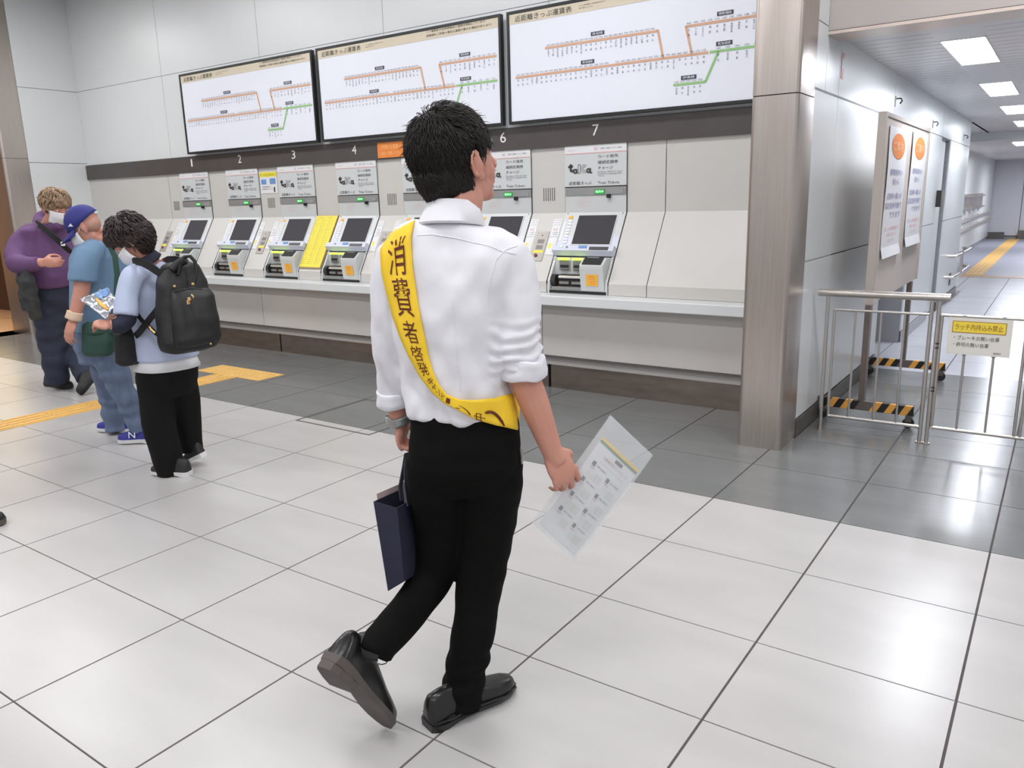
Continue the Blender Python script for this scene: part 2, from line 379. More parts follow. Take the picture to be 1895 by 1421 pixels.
# ------------------------------------------------------------------ ticket machines
def fz(y): return lambda a, b: (a, y, b)
def fs_(off): return lambda a, b: slope(a, b, off)
DIG = None
def make_machine(X):
    t = thing('ticket_machine', 'x', 'ticket machine', (X, 5.15, 0.767), 'row of numbered ticket machines')
    # body: thin shell in the shape of the counter profile, standing proud of the panels
    pr = [(5.448, 1.556), (5.448, 1.36), (5.448 - 0.3 * .37 / .5917, 1.36 - .51 * .37 / .5917), (5.30, 0.99), (5.22, 0.80), (5.5, 0.80), (5.5, 1.556)]
    MB().prism([(5.441, 1.552), (5.441, 1.362), (5.255, 1.043), (5.30, 1.03), (5.30, 0.79), (5.52, 0.79), (5.52, 1.552)], X + .004, X + MW - .004).build('housing', M['mach'], t)
    # dark outline gap
    g = MB(); g.box((X, 5.444, 1.36), (X + .004, 5.46, 1.556)).box((X + MW - .004, 5.444, 1.36), (X + MW, 5.46, 1.556)).box((X, 5.44, 1.55), (X + MW, 5.46, 1.556))
    sbox(g, X, X + .004, 0, .60, -.02, 0.003); sbox(g, X + MW - .004, X + MW, 0, .60, -.02, 0.003)
    g.build('frame_gap', M['seam'], t)
    # header sign
    s = MB().box((X + .005, 5.436, 1.558), (X + MW - .003, 5.449, 1.862)).build('header_sign', M['sign_grey'], t)
    MB().box((X + .005, 5.434, 1.806), (X + MW - .003, 5.437, 1.862)).build('sign_top', M['sign_white'], s)
    MB().box((X + .005, 5.4335, 1.800), (X + MW - .003, 5.437, 1.806)).build('pink_rule', M['pink'], s)
    f = fz(5.4325); k = MB()
    put_text(k, 'カード発売', X + .297, X + .466, 1.760, 1.785, f, 1)
    put_text(k, '継続定期券', X + .297, X + .466, 1.718, 1.744, f, 1)
    put_text(k, 'チャージ', X + .297, X + .425, 1.677, 1.702, f, 1)
    put_text(k, 'Purchase a New IC Card', X + .297, X + .497, 1.656, 1.666, f, 1)
    put_text(k, 'Renew IC Commuter Pass', X + .297, X + .497, 1.641, 1.652, f, 1)
    put_text(k, 'Charge', X + .297, X + .352, 1.626, 1.636, f, 1)
    put_text(k, '近距離きっぷ', X + .042, X + .243, 1.570, 1.597, f, 1)
    put_text(k, 'Train Tickets', X + .297, X + .478, 1.572, 1.591, f, 1)
    k.build('lettering', M['ink'], s)
    # emblem: heavy t, o, outlined I C, heavy a
    e = MB()
    put_text(e, 't', X + .040, X + .083, 1.677, 1.728, f, 2)
    def ring(cx, cz, r0, r1, a0=0, a1=360, n=18):
        vs = []; fs = []
        for i in range(n + 1):
            a = math.radians(a0 + (a1 - a0) * i / n)
            vs += [f(cx + r0 * math.cos(a), cz + r0 * math.sin(a)), f(cx + r1 * math.cos(a), cz + r1 * math.sin(a))]
        for i in range(n): fs.append((2 * i, 2 * i + 1, 2 * i + 3, 2 * i + 2))
        e.add(vs, fs)
    e.box((X + .050, 5.432, 1.672), (X + .066, 5.4326, 1.728)); e.box((X + .036, 5.432, 1.700), (X + .076, 5.4326, 1.713))
    ring(X + .072, 1.682, .006, .017, 180, 360)
    ring(X + .098, 1.673, .007, .019)
    e.box((X + .112, 5.432, 1.655), (X + .118, 5.4326, 1.692))
    for a, b, c, d in ((.124, .127, 1.658, 1.722), (.143, .146, 1.658, 1.722), (.124, .146, 1.720, 1.723), (.124, .146, 1.657, 1.660)):
        e.box((X + a, 5.432, c), (X + b, 5.4326, d))
    ring(X + .180, 1.690, .027, .030, 45, 315); ring(X + .180, 1.690, .013, .016, 45, 315)
    ring(X + .215, 1.674, .007, .019); e.box((X + .228, 5.432, 1.653), (X + .237, 5.4326, 1.692))
    ring(X + .238, 1.662, .003, .010, 180, 360)
    e.build('emblem', M['ink'], s)
    r = MB(); put_text(r, 'IC', X + .268, X + .292, 1.820, 1.842, f, 1)
    r.build('red_mark', M['red'], s)
    r = MB(); put_text(r, 'toica', X + .04, X + .10, 1.822, 1.836, f, 1); r.build('pink_mark', M['pink'], s)
    r = MB()
    for q in range(4):
        xx = X + .318 + q * .048
        put_text(r, ('定期券', '回数券', 'カード', '現金')[q], xx, xx + .036, 1.824, 1.838, f, 1)
    r.build('small_lettering', M['jointgrey'], s)
    # status strip, display, camera
    st = MB().box((X + .006, 5.434, 1.492), (X + MW - .005, 5.445, 1.549)).build('status_strip', M['strip'], t)
    MB().box((X + .42, 5.431, 1.497), (X + .512, 5.436, 1.528)).build('label_plate', M['jointgrey'], st)
    dsp = MB().box((X + .272, 5.428, 1.499), (X + .354, 5.436, 1.532)).build('status_display', M['green_led'], t)
    r = MB(); put_text(r, '発売中', X + .279, X + .347, 1.505, 1.526, fz(5.4275), 1); r.build('display_lettering', M['led_glyph'], dsp)
    MB().box((X + .379, 5.415, 1.467), (X + .405, 5.445, 1.496)).build('camera_eye', M['black'], t)
    r = MB()
    for q, (x0, x1, z) in enumerate(((.17, .24, 1.468), (.13, .22, 1.452), (.11, .24, 1.438), (.11, .20, 1.423), (.11, .23, 1.408))):
        put_text(r, 'ご案内お知らせ', X + x0, X + x1, z, z + .008, fz(5.4405), 1)
    r.build('notice_lettering', M['pink'], t)
    # sloped face plate, screen, keys
    pl = sbox(MB(), X + .005, X + MW - .005, 0.0, 0.305, 0.0, 0.008).build('face_plate', M['mach_blue'], t)
    for a in (.03, .51): sbox(MB(), X + a - .004, X + a + .004, .008, .016, .008, .011).build('screw', M['basebd'], pl)
    bz = sbox(MB(), X + .129, X + .475, .022, .283, .008, .012).build('screen_bezel', M['mach'], t)
    sc = sbox(MB(), X + .139, X + .466, .031, .275, .012, .0135).build('screen', M['screen'], t)
    MB_ = sbox(MB(), X + .048, X + .084, .034, .058, .008, .013).build('key', M['orange_stk'], t); tag(MB_, 'orange call key')
    proto = None
    for q in range(8):
        s0 = .066 + q * .0262
        if proto is None:
            proto = sbox(MB(), X + .053, X + .090, s0, s0 + .020, .008, .013).build('key', M['paper'], t); base = s0
        else:
            c = proto.copy(); COL.objects.link(c); dd = Vector(slope(0, s0)) - Vector(slope(0, base)); c.location = dd; WL[c.name] = WL[t.name]
    lp = sbox(MB(), X + .014, X + .036, .079, .248, .008, .0095).build('legend_plate', M['sign_white'], t)
    # ledge
    ld = MB().prism([(slope(0, .300)[1], slope(0, .300)[2]), (slope(0, .305, .05)[1], slope(0, .305, .05)[2]), (slope(0, .350, .055)[1], slope(0, .350, .055)[2]), (slope(0, .372, .01)[1], slope(0, .372, .01)[2]), (5.30, 1.03)], X + .006, X + MW - .006).build('ledge', M['mach_blue'], t)
    def lb(x0, x1, s0, s1, name, m, o0=.053, o1=.057):
        return sbox(MB(), X + x0, X + x1, s0, s1, o0, o1).build(name, M[m], ld)
    lb(.33, .49, .318, .345, 'card_slot', 'slot'); lb(.235, .305, .310, .330, 'blue_mark', 'cyanp'); lb(.07, .095, .312, .330, 'round_mark', 'paper'); lb(.125, .140, .316, .328, 'round_mark', 'basebd')
    # recessed lower body: back wall, side cheeks, floor, dark base
    yb = 5.255
    rc = MB().box((X + .01, 5.24, .79), (X + MW - .01, 5.27, 1.03)).build('recess_back', M['mach'], t)
    for a in (.008, MW - .028):
        MB().prism([(5.262, 1.045), (5.262, .79), (5.148, .79), (5.155, .86)], X + a, X + a + .020).build('side_cheek', M['mach'], t)
    for a, b, nm in ((.066, .156, 'lime_lamp'), (.195, .285, 'lime_lamp')):
        MB().box((X + a, 5.215, 1.012), (X + b, 5.245, 1.028)).build(nm, M['lime'], t)
    for a, b in ((.07, .165), (.19, .285)):
        sl_ = MB().box((X + a, 5.232, .935), (X + b, 5.245, 1.005)).build('card_port', M['strip'], t)
        MB().box((X + a + .012, 5.222, .955), (X + b - .012, 5.235, .975)).build('port_mouth', M['slot'], sl_)
        MB().box((X + a + .012, 5.205, .944), (X + b - .012, 5.235, .952)).build('port_lip', M['chrome'], sl_)
    # banknote slot unit
    bn = MB().box((X + .09, 5.19, .80), (X + .33, 5.245, .905)).build('cash_unit', M['slot'], t)
    MB().tube([(X + .10, 5.175, .888), (X + .33, 5.175, .888)], .012, 8).build('roller', M['chrome'], bn)
    MB().box((X + .105, 5.165, .835), (X + .19, 5.19, .855)).build('note_lip', M['chrome'], bn); MB().box((X + .215, 5.165, .835), (X + .30, 5.19, .855)).build('note_lip', M['chrome'], bn)
    MB().tube([(X + .03, 5.20, .86), (X + .07, 5.20, .86)], .045, 12).build('coin_return', M['slot'], t)
    MB().box((X + .045, 5.155, .795), (X + .33, 5.20, .815)).build('tray_floor', M['strip'], t)
    # coin hopper
    hp = MB().prism([(5.25, 1.035), (5.185, 1.035), (5.125, .985), (5.125, .955), (5.150, .79), (5.25, .79)], X + .305, X + .505).build('coin_hopper', M['mach'], t, bevel=.006)
    MB().prism([(5.187, 1.0365), (5.130, .989), (5.127, .992), (5.184, 1.040)], X + .325, X + .485).build('hopper_mouth', M['slot'], hp)
    MB().prism([(5.187, 1.0375), (5.150, 1.0067), (5.148, 1.0087), (5.185, 1.041)], X + .345, X + .445).build('coin_dish', M['jointgrey'], hp)
    def hf(x, z, o=0): tt = (z - .955) / (.79 - .955); return (x, 5.124 + .025 * tt - o, z)
    sk = MB().add([hf(X + .36, .918, .001), hf(X + .46, .918, .001), hf(X + .455, .832, .001), hf(X + .355, .832, .001), hf(X + .36, .918, .003), hf(X + .46, .918, .003), hf(X + .455, .832, .003), hf(X + .355, .832, .003)],
                  [(0, 1, 2, 3), (4, 7, 6, 5), (0, 4, 5, 1), (1, 5, 6, 2), (2, 6, 7, 3), (3, 7, 4, 0)]).build('orange_sticker', M['orange_stk'], hp)
    r = MB()
    for q in range(4): put_text(r, ('小銭投入', 'まとめて', '入れて', 'ください')[q], X + .38, X + .44, .897 - q * .018, .907 - q * .018, lambda a, b: hf(a, b, .0035), 1)
    r.build('sticker_lettering', M['red'], hp)
    MB().box((X + .03, 5.143, .768), (X + MW - .015, 5.24, .790)).build('base_strip', M['black'], t)
    MB().box((X + .012, 5.146, .766), (X + MW - .006, 5.5, .792)).build('base', M['mach'], t)
    return t
m0 = make_machine(ML[6])
LAB = {0: 'ticket machine under numeral 1, farthest left in the row', 1: 'ticket machine under numeral 2, left of the yellow poster',
       2: 'ticket machine under numeral 3, just left of the sloping yellow fare table', 3: 'ticket machine under numeral 4, just right of the sloping yellow fare table',
       4: 'ticket machine almost hidden behind the man in the white shirt, between numerals 4 and 6', 5: 'ticket machine under numeral 6, beside the white shirt man\'s right shoulder',
       6: 'ticket machine under numeral 7, farthest right, beside blank counter panels'}
for k in range(6):
    c = copy_tree(m0, (ML[k], 5.15, 0.767)); c['label'] = LAB[k]
m0['label'] = LAB[6]

# instruction cards, intercoms
def icard(x, which):
    t = thing('instruction_card', which, 'card', slope(x, .366, .001), 'tall instruction cards on the slope')
    a = sbox(MB(), x, x + .076, .053, .209, .001, .003).build('upper_card', M['sign_white'], t)
    b = sbox(MB(), x + .002, x + .078, .215, .366, .001, .003).build('lower_card', M['sign_white'], t)
    r = MB()
    for q in range(3): put_text(r, 'このカードは', x + .010, x + .066, .072 + q * .02, .061 + q * .02, fs_(.0035), 1)
    for q in range(2): put_text(r, 'ご利用', x + .014, x + .062, .178 + q * .018, .168 + q * .018, fs_(.0035), 1)
    for q in range(6): put_text(r, '・・', x + .05, x + .07, .240 + q * .02, .232 + q * .02, fs_(.0035), 1)
    r.build('card_lettering', M['inkb'], a)
    r = MB(); put_text(r, 'IC', x + .022, x + .056, .158, .136, fs_(.0036), 1); r.build('red_mark', M['red'], a)
    sbox(MB(), x + .012, x + .036, .268, .312, .003, .0034).build('yellow_mark', M['yellow'], b)
SIDE = ['left', 'right']
for k in (0, 2, 6, 4):
    icard(ML[k] - .084, f'tall white card with red letters at the left edge of the {["first","","third","","fifth","","seventh"][k]} ticket machine')
for k in (1, 3, 5):
    icard(ML[k] + MW + .010, f'tall white card with red letters at the right edge of the {["","second","","fourth","","sixth"][k]} ticket machine')
M['icplate'] = mat('intercom_steel', (158, 152, 146), .4, .35, var=.03, scale=20)
def intercom(xc, lab):
    t = thing('intercom_panel', lab, 'intercom', slope(xc, .42, .001), 'steel intercom panels between the machines')
    pl = sbox(MB(), xc - .057, xc + .057, .165, .422, .001, .005).build('plate', M['icplate'], t)
    g = MB()
    for r0 in (.235, .285):
        for q in range(6): sbox(g, xc - .028 + q * .0105, xc - .022 + q * .0105, r0, r0 + .036, .005, .0056)
    g.build('speaker_slits', M['slot'], t)
    sbox(MB(), xc - .045, xc + .045, .330, .352, .005, .0065).build('yellow_label', M['yellow'], t)
    b0 = Vector(slope(xc - .01, .374, .005)); b1 = Vector(slope(xc - .01, .374, .014))
    MB().tube([b0, b1], .013, 12).build('call_button', M['maroon'], t)
    b0 = Vector(slope(xc, .20, .005)); b1 = Vector(slope(xc, .20, .008)); MB().tube([b0, b1], .005, 8).build('lamp', M['slot'], t)
intercom(ML[6] - .153, 'steel intercom plate with slits between the sixth and seventh machines')
intercom(ML[2] - .155, 'steel intercom plate with slits between the second and third machines')
intercom(ML[0] - .20, 'steel intercom plate with slits left of the first machine')
intercom(ML[4] - .153, 'steel intercom plate with slits left of the machine hidden by the man')
# yellow fare table
t = thing('fare_table', 'sloping yellow fare table in a gold frame between machines 3 and 4', 'sign', slope(-5.99, .56, .001))
sbox(MB(), -6.128, -5.824, -.005, .562, .001, .016).build('frame', M['goldframe'], t)
s = sbox(MB(), -6.120, -5.832, .006, .552, .016, .018).build('yellow_sheet', M['yellow'], t)
r = MB(); put_text(r, '近距離きっぷ運賃表', -6.10, -5.88, .032, .016, fs_(.0185), 1)
for q in range(24):
    for c_ in range(3):
        put_text(r, '%s %d' % (random.choice(['草薙', '清水', '興津', '由比', '原', '沼津', '焼津', '藤枝', '島田', '掛川']), random.choice([200, 240, 330, 420, 510, 590, 680, 770, 860, 990])),
                 -6.125 + c_ * .096, -6.050 + c_ * .096, .052 + q * .0205, .041 + q * .0205, fs_(.0185), 1)
r.build('fare_lettering', M['goldframe'], s)
# yellow poster between 2 and 3
t = thing('poster', 'small poster with yellow heading on the wall between machines 2 and 3', 'poster', (-6.84, 5.449, 1.6))
p_ = MB().box((-6.965, 5.446, 1.603), (-6.700, 5.4485, 1.815)).build('sheet', M['sign_white'], t)
MB().box((-6.965, 5.4445, 1.768), (-6.700, 5.4465, 1.815)).build('heading', M['yellow'], t)
MB().box((-6.945, 5.4445, 1.695), (-6.865, 5.4465, 1.745)).build('picture', M['cyanp'], t); MB().box((-6.81, 5.4445, 1.695), (-6.72, 5.4465, 1.752)).build('picture', M['cyanp'], t)
r = MB(); put_text(r, 'カードをお忘れなく', -6.955, -6.712, 1.775, 1.805, fz(5.444), 1); put_text(r, '紛失再発行の', -6.93, -6.79, 1.662, 1.675, fz(5.444), 1); put_text(r, 'お手続きについて', -6.94, -6.77, 1.640, 1.654, fz(5.444), 1)
r.box((-6.755, 5.4445, 1.615), (-6.735, 5.4465, 1.665)); r.build('lettering', M['ink'], t)
# orange notice on the band
t = thing('notice', 'orange notice fixed to the dark band right of numeral 4', 'notice', (-5.08, 5.42, 1.88))
MB().box((-5.232, 5.418, 1.872), (-4.925, 5.424, 2.005)).build('sheet', M['orange'], t)
r = MB(); put_text(r, 'ご利用のお客様へ', -5.20, -4.95, 1.945, 1.985, fz(5.417), 1); put_text(r, '小銭をご用意ください', -5.20, -4.95, 1.893, 1.925, fz(5.417), 1)
r.build('lettering', mat('peach_lettering', (248, 196, 130), .6, var=.01), t)

# ------------------------------------------------------------------ fare boards
MINOBU = '柚木,竪堀,入山瀬,富士根,源道寺,富士宮,西富士宮,沼久保,芝川,稲子,十島,井出,寄畑,内船,甲斐大島,身延,塩之沢,波高島,下部温泉,甲斐常葉,市ノ瀬,久那土'.split(',')[::-1]
TOKAI = '舞阪,高塚,浜松,天竜川,豊田町,磐田,御厨,袋井,愛野,掛川,菊川,金谷,島田,六合,藤枝,西焼津,焼津,用宗,安倍川,静岡,東静岡,草薙,清水,興津,由比,蒲原,新蒲原,富士川,富士,吉原,東田子の浦,原,片浜,沼津,三島,函南'.split(',')
GOTEM = '大岡,下土狩,長泉なめり,裾野,岩波,富士岡,南御殿場,御殿場,足柄,駿河小山,谷峨,山北'.split(',')
EAST = '熱海,湯河原,真鶴,根府川,早川,小田原'.split(',')
ITO = '宇佐美,網代,伊豆多賀,来宮,熱海'.split(',')
def board_content(X):
    """meshes of the printed chart, board-left edge at X"""
    y = 5.3635
    f = lambda a, b: (X + a, y, b)
    names = MB(); prices = MB()
    def vert(st, x, ztop, h=.0165):
        if len(st) == 2: st = st[0] + '　' + st[1]
        h = min(h, .062 / max(len(st), 1))
        for i, ch in enumerate(st):
            if ch == '　': continue
            put_text(names, ch, x - h * .42, x + h * .42, ztop - (i + 1) * h + .001, ztop - i * h - .001, f, 1)
    def run(sts, x0, x1, z, nz, pr):
        n = len(sts)
        for i, st in enumerate(sts):
            x = x0 + (x1 - x0) * i / (n - 1)
            vert(st, x, nz)
            if pr[i]:
                put_text(prices, str(pr[i]), x - .015, x + .015, z + .012, z + .024, f, 1)
    run(MINOBU, .375, 1.225, 2.577, 2.563, [1690, 1690, 1520, 1520, 1340, 1340, 1340, 1170, 1170, 1170, 1170, 990, 990, 860, 860, 860, 770, 770, 770, 680, 590, 590])
    run(TOKAI, .095, 1.60, 2.395, 2.380, [1520, 1340, 1340, 1340, 1170, 990, 990, 990, 860, 860, 770, 770, 590, 590, 420, 330, 240, 210, 190, '', 200, 200, 240, 330, 420, 510, 590, 590, 680, 770, 860, 860, 860, 990, 1170, 1170])
    run(GOTEM, 1.49, 2.03, 2.577, 2.560, [860, 990, 990, 1170, 1170, 1170, 1340, 1340, 1340, 1520, 1520, 1690])
    run(EAST, 1.70, 2.02, 2.395, 2.380, [1340, 1340, 1520, 1520, 1690, 1690])
    run(ITO, 1.41, 1.58, 2.212, 2.196, [1690, 1690, 1520, 1520, 1520])
    n1 = names; n1_p = prices
    org = MB(); y2 = 5.3645
    def bar(a, b, w=.008):
        a = Vector((a[0], a[1])); b = Vector((b[0], b[1])); d = (b - a).normalized(); n = Vector((-d.y, d.x)) * w
        org.add([(X + q[0], y2, q[1]) for q in (a - n, b - n, b + n, a + n)] + [(X + q[0], y2 + .001, q[1]) for q in (a - n, b - n, b + n, a + n)],
                [(0, 1, 2, 3), (4, 7, 6, 5), (0, 4, 5, 1), (1, 5, 6, 2), (2, 6, 7, 3), (3, 7, 4, 0)])
    bar((.345, 2.577), (1.262, 2.577)); bar((1.262, 2.585), (1.306, 2.395)); bar((.07, 2.395), (1.63, 2.395)); bar((1.468, 2.575), (1.515, 2.395)); bar((1.462, 2.577), (2.055, 2.577))
    gr = MB(); org_, org2 = org, None
    og = org; org = gr
    def bar2(a, b, w=.008):
        a = Vector(a); b = Vector(b); d = (b - a).normalized(); n = Vector((-d.y, d.x)) * w
        gr.add([(X + q[0], y2, q[1]) for q in (a - n, b - n, b + n, a + n)] + [(X + q[0], y2 + .001, q[1]) for q in (a - n, b - n, b + n, a + n)],
               [(0, 1, 2, 3), (4, 7, 6, 5), (0, 4, 5, 1), (1, 5, 6, 2), (2, 6, 7, 3), (3, 7, 4, 0)])
    bar2((1.64, 2.395), (2.055, 2.395)); bar2((1.70, 2.395), (1.616, 2.212)); bar2((1.385, 2.212), (1.62, 2.212))
    lab = MB(); labt = MB()
    for x0, z0, s in ((.738, 2.611, '身延線'), (.655, 2.427, '東海道線'), (1.683, 2.611, '御殿場線'), (1.683, 2.427, '東海道線'), (1.441, 2.240, '伊東線')):
        lab.box((X + x0, y2 - .0005, z0), (X + x0 + .11, y2 + .001, z0 + .026)); put_text(labt, s, X + x0 + .012, X + x0 + .098, z0 + .004, z0 + .022, lambda a, b: (a, y2 - .001, b), 1)
    ttl = MB(); put_text(ttl, '近距離きっぷ運賃表', .075, .580, 2.795, 2.838, f, 2)
    sm = MB(); put_text(sm, 'この運賃表は在来線経由の運賃を掲出しています。', 1.345, 1.965, 2.834, 2.852, f, 1); put_text(sm, '新幹線をご利用の場合は運賃が異なる場合があります。', 1.345, 2.02, 2.802, 2.822, f, 1)
    put_text(sm, 'きっぷの有効期間は、発売当日限り有効です', .64, .86, 2.824, 2.833, f, 1); put_text(sm, '途中下車はできません', .64, .76, 2.806, 2.815, f, 1)
    return names, prices, og, gr, lab, labt, ttl, sm
def make_board(X):
    t = thing('fare_board', 'x', 'fare board', (X, 5.44, 2.05), 'backlit fare boards above the machines')
    W_ = 2.10; z0, z1 = 2.052, 2.876
    fr = MB()
    fr.box((X, 5.36, z0), (X + .020, 5.402, z1)).box((X + W_ - .020, 5.36, z0), (X + W_, 5.402, z1)).box((X + .020, 5.36, z0), (X + W_ - .020, 5.402, z0 + .020)).box((X + .020, 5.36, z1 - .020), (X + W_ - .020, 5.402, z1))
    MB().box((X + .06, 5.40, z0 + .05), (X + W_ - .06, 5.449, z1 - .05)).build('rear_housing', M['jointgrey'], t)
    fr.build('frame', M['black'], t)
    fa = MB().box((X + .022, 5.368, z0 + .022), (X + W_ - .022, 5.40, z1 - .022)).build('face', M['lit_board'], t)
    hd = MB().box((X + .022, 5.3655, 2.782), (X + W_ - .022, 5.369, z1 - .022)).build('header', M['cream'], t)
    names, prices, og, gr, lab, labt, ttl, sm = board_content(X)
    names.build('station_lettering', M['inkb'], fa)['kind'] = 'stuff'; prices.build('fare_lettering', M['ink'], fa)['kind'] = 'stuff'
    og.build('orange_route', M['orange_line'], fa); gr.build('green_route', M['green_line'], fa)
    lab.build('line_label', M['inkb'], fa); labt.build('label_lettering', M['inkw'], fa)
    ttl.build('title_lettering', M['ink'], hd); sm.build('small_lettering', M['ink'], hd)
    return t
bx = [-8.050, -5.890, -3.730]
b3 = make_board(bx[2]); b3['label'] = 'fare board farthest right, cut off by the steel pillar, above numerals 6 and 7'
c = copy_tree(b3, (bx[1], 5.44, 2.05)); c['label'] = 'middle fare board, its lower edge behind the hair of the man in the white shirt'
c = copy_tree(b3, (bx[0], 5.44, 2.05)); c['label'] = 'fare board farthest left, above numerals 1 to 3'

# ------------------------------------------------------------------ left return wall, steel columns
wl = struct('wall_left', (-10.4, 5, 0))
MB().box((-10.62, 4.75, 0), (-10.365, 5.6, 4.05)).build('wall_core', M['jointgrey'], wl)
for z0, z1 in ((0, .7), (.7, 2.06), (2.06, 2.92), (2.92, 4.0)):
    MB().box((-10.364, 4.752, z0 + .003), (-10.352, 5.449, z1 - .003)).build('panel', M['white_panel'], wl)
def rounded_col(x0, x1, y0, y1, z0, z1, r=.03):
    pts = []
    for cx, cy_, a0 in ((x1 - r, y0 + r, -90), (x1 - .002, y1 - .002, 0), (x0 + .002, y1 - .002, 90), (x0 + r, y0 + r, 180)):
        rr = r if a0 in (-90, 180) else .002
        for k in range(6):
            a = math.radians(a0 + 18 * k); pts.append((cx + rr * math.cos(a), cy_ + rr * math.sin(a)))
    return MB().prism(pts, z0, z1, axis=2)
pc = struct('trim_5', (-1.37, 4.6, 0), 'brushed steel clad pillar at the right end of the counter')
rounded_col(-1.497, -1.243, 4.468, 4.78, 0, 1.979).build('steel_cladding', M['steel'], pc, smooth=True)
rounded_col(-1.497, -1.243, 4.468, 4.78, 1.985, 4.0).build('steel_cladding', M['steel'], pc, smooth=True)
rounded_col(-1.494, -1.246, 4.472, 4.78, 1.97, 1.99).build('joint', M['seam'], pc, smooth=True)
MB().box((-1.49, 4.7, 0), (-1.26, 5.47, 4.0)).build('core', M['beige2'], pc)
pc2 = struct('trim_6', (-10.6, 4.6, 0), 'steel clad column at the far left end of the counter')
rounded_col(-10.85, -10.355, 4.468, 4.748, 0, 2.1).build('steel_cladding', M['steel'], pc2, smooth=True)
rounded_col(-10.85, -10.355, 4.468, 4.748, 2.104, 4.0).build('steel_cladding', M['steel'], pc2, smooth=True)

# ------------------------------------------------------------------ locker sign beyond the left column
t = thing('locker_sign', 'tall locker sign wall with backlit cream panel and dark brown fascia', 'sign', (-13.3, 5.6, 0))
MB().box((-15.5, 5.52, 0.0), (-10.9, 5.9, 1.03)).build('lower_panel', M['signbrown'], t)
lp_ = MB().box((-15.5, 5.50, 1.03), (-10.9, 5.9, 2.17)).build('backlit_panel', M['signlit'], t)
fa_ = MB().box((-15.5, 5.49, 2.17), (-10.9, 5.9, 2.62)).build('fascia', M['signbrown'], t)
po_ = MB().box((-15.5, 5.50, 2.62), (-10.9, 5.9, 3.9)).build('upper_panel', M['poster'], t)
r = MB(); put_text(r, 'コインロッカー', -14.0, -12.36, 2.40, 2.52, fz(5.488), 2); put_text(r, 'Coin Lockers', -13.5, -12.48, 2.30, 2.37, fz(5.488), 2)
r.build('lettering', M['inkw'], fa_)
def disc(mb, cx, cz, r_, y, n=24, r0=0):
    vs = [(cx, y, cz)] + [(cx + r_ * math.cos(2 * math.pi * k / n), y, cz + r_ * math.sin(2 * math.pi * k / n)) for k in range(n)]
    mb.add(vs, [(0, 1 + k, 1 + (k + 1) % n) for k in range(n)])
r = MB(); disc(r, -13.35, 1.95, .19, 5.497); r.build('round_mark', M['maroon'], lp_); r = MB(); disc(r, -13.22, 1.32, .20, 5.497); r.build('round_mark', M['maroon'], lp_)
r = MB(); r.box((-13.30, 5.494, 1.24), (-13.22, 5.496, 1.40)).box((-13.19, 5.494, 1.24), (-13.12, 5.496, 1.42)); r.build('pictogram', M['inkw'], lp_)
MB().box((-12.95, 5.494, 1.86), (-12.50, 5.4985, 1.91)).build('dark_bar', M['signbrown'], lp_); MB().box((-12.90, 5.494, 1.28), (-12.45, 5.4985, 1.33)).build('dark_bar', M['signbrown'], lp_)
t2 = struct('wall_far_left', (-16, 3, 0))
MB().box((-16.2, -3, 0), (-16, 5.6, 4)).build('panel', mat('warm_wall', (196, 150, 110), .5, var=.03), t2)

# ------------------------------------------------------------------ corridor on the right
wr = struct('wall_right', (-1.3, 8, 0))
MB().box((-1.46, 4.5, 0), (-1.262, 7.2, 4.0)).box((-1.7, 7.2, 0), (-1.55, 8.5, 4.0)).box((-1.7, 8.5, 0), (-1.262, 10.16, 4.0)).box((-1.7, 10.16, 0), (-1.55, 10.95, 4.0)).box((-1.7, 10.95, 0), (-1.262, 13.0, 4.0)).box((-2.2, 12.9, 0), (-1.99, 28, 2.5)).build('wall_core', M['jointgrey'], wr)
def rp(y0, y1, z0, z1, x=-1.25, m='white_panel'):
    MB().box((x - .012, y0 + .003, z0 + .004), (x, y1 - .003, z1 - .004)).build('panel', M[m], wr)
for y0, y1 in ((4.5, 5.345), (5.345, 7.2)):
    rp(y0, y1, .11, 1.07); rp(y0, y1, 1.07, 2.036)
rp(4.5, 5.03, 2.036, 2.39); rp(4.5, 5.03, 2.39, 4.0); rp(5.03, 5.345, 2.036, 2.4); rp(5.345, 7.2, 2.036, 2.4)
rp(8.5, 10.16, .11, 1.1); rp(8.5, 10.16, 1.1, 2.036); rp(7.2, 10.16, 2.036, 2.4); rp(10.16, 13, 2.036, 2.4)
rp(10.95, 13.0, .11, 1.1); rp(10.95, 13.0, 1.1, 2.036)
MB().box((-1.262, 4.5, 2.030), (-1.2485, 7.2, 2.042)).build('joint_strip', M['jointgrey'], wr)
MB().box((-1.7, 13.0, 0), (-1.25, 13.01, 2.4)).build('panel', M['white_panel'], wr)
for (y0, y1) in ((13, 16), (16, 20), (20, 24), (24, 28)): rp(y0, y1, .08, 2.3, x=-1.975)
bb = struct('baseboard_right', (-1.25, 6, 0))
MB().box((-1.252, 4.79, 0), (-1.240, 7.2, .105)).build('skirting', M['basebd'], bb)
MB().box((-1.252, 8.5, 0), (-1.240, 10.16, .105)).build('skirting', mat('pale_skirting', (176, 176, 180), .4, var=.03), bb)
MB().box((-1.252, 10.95, 0), (-1.240, 13.0, .105)).build('skirting', M['basebd'], bb)
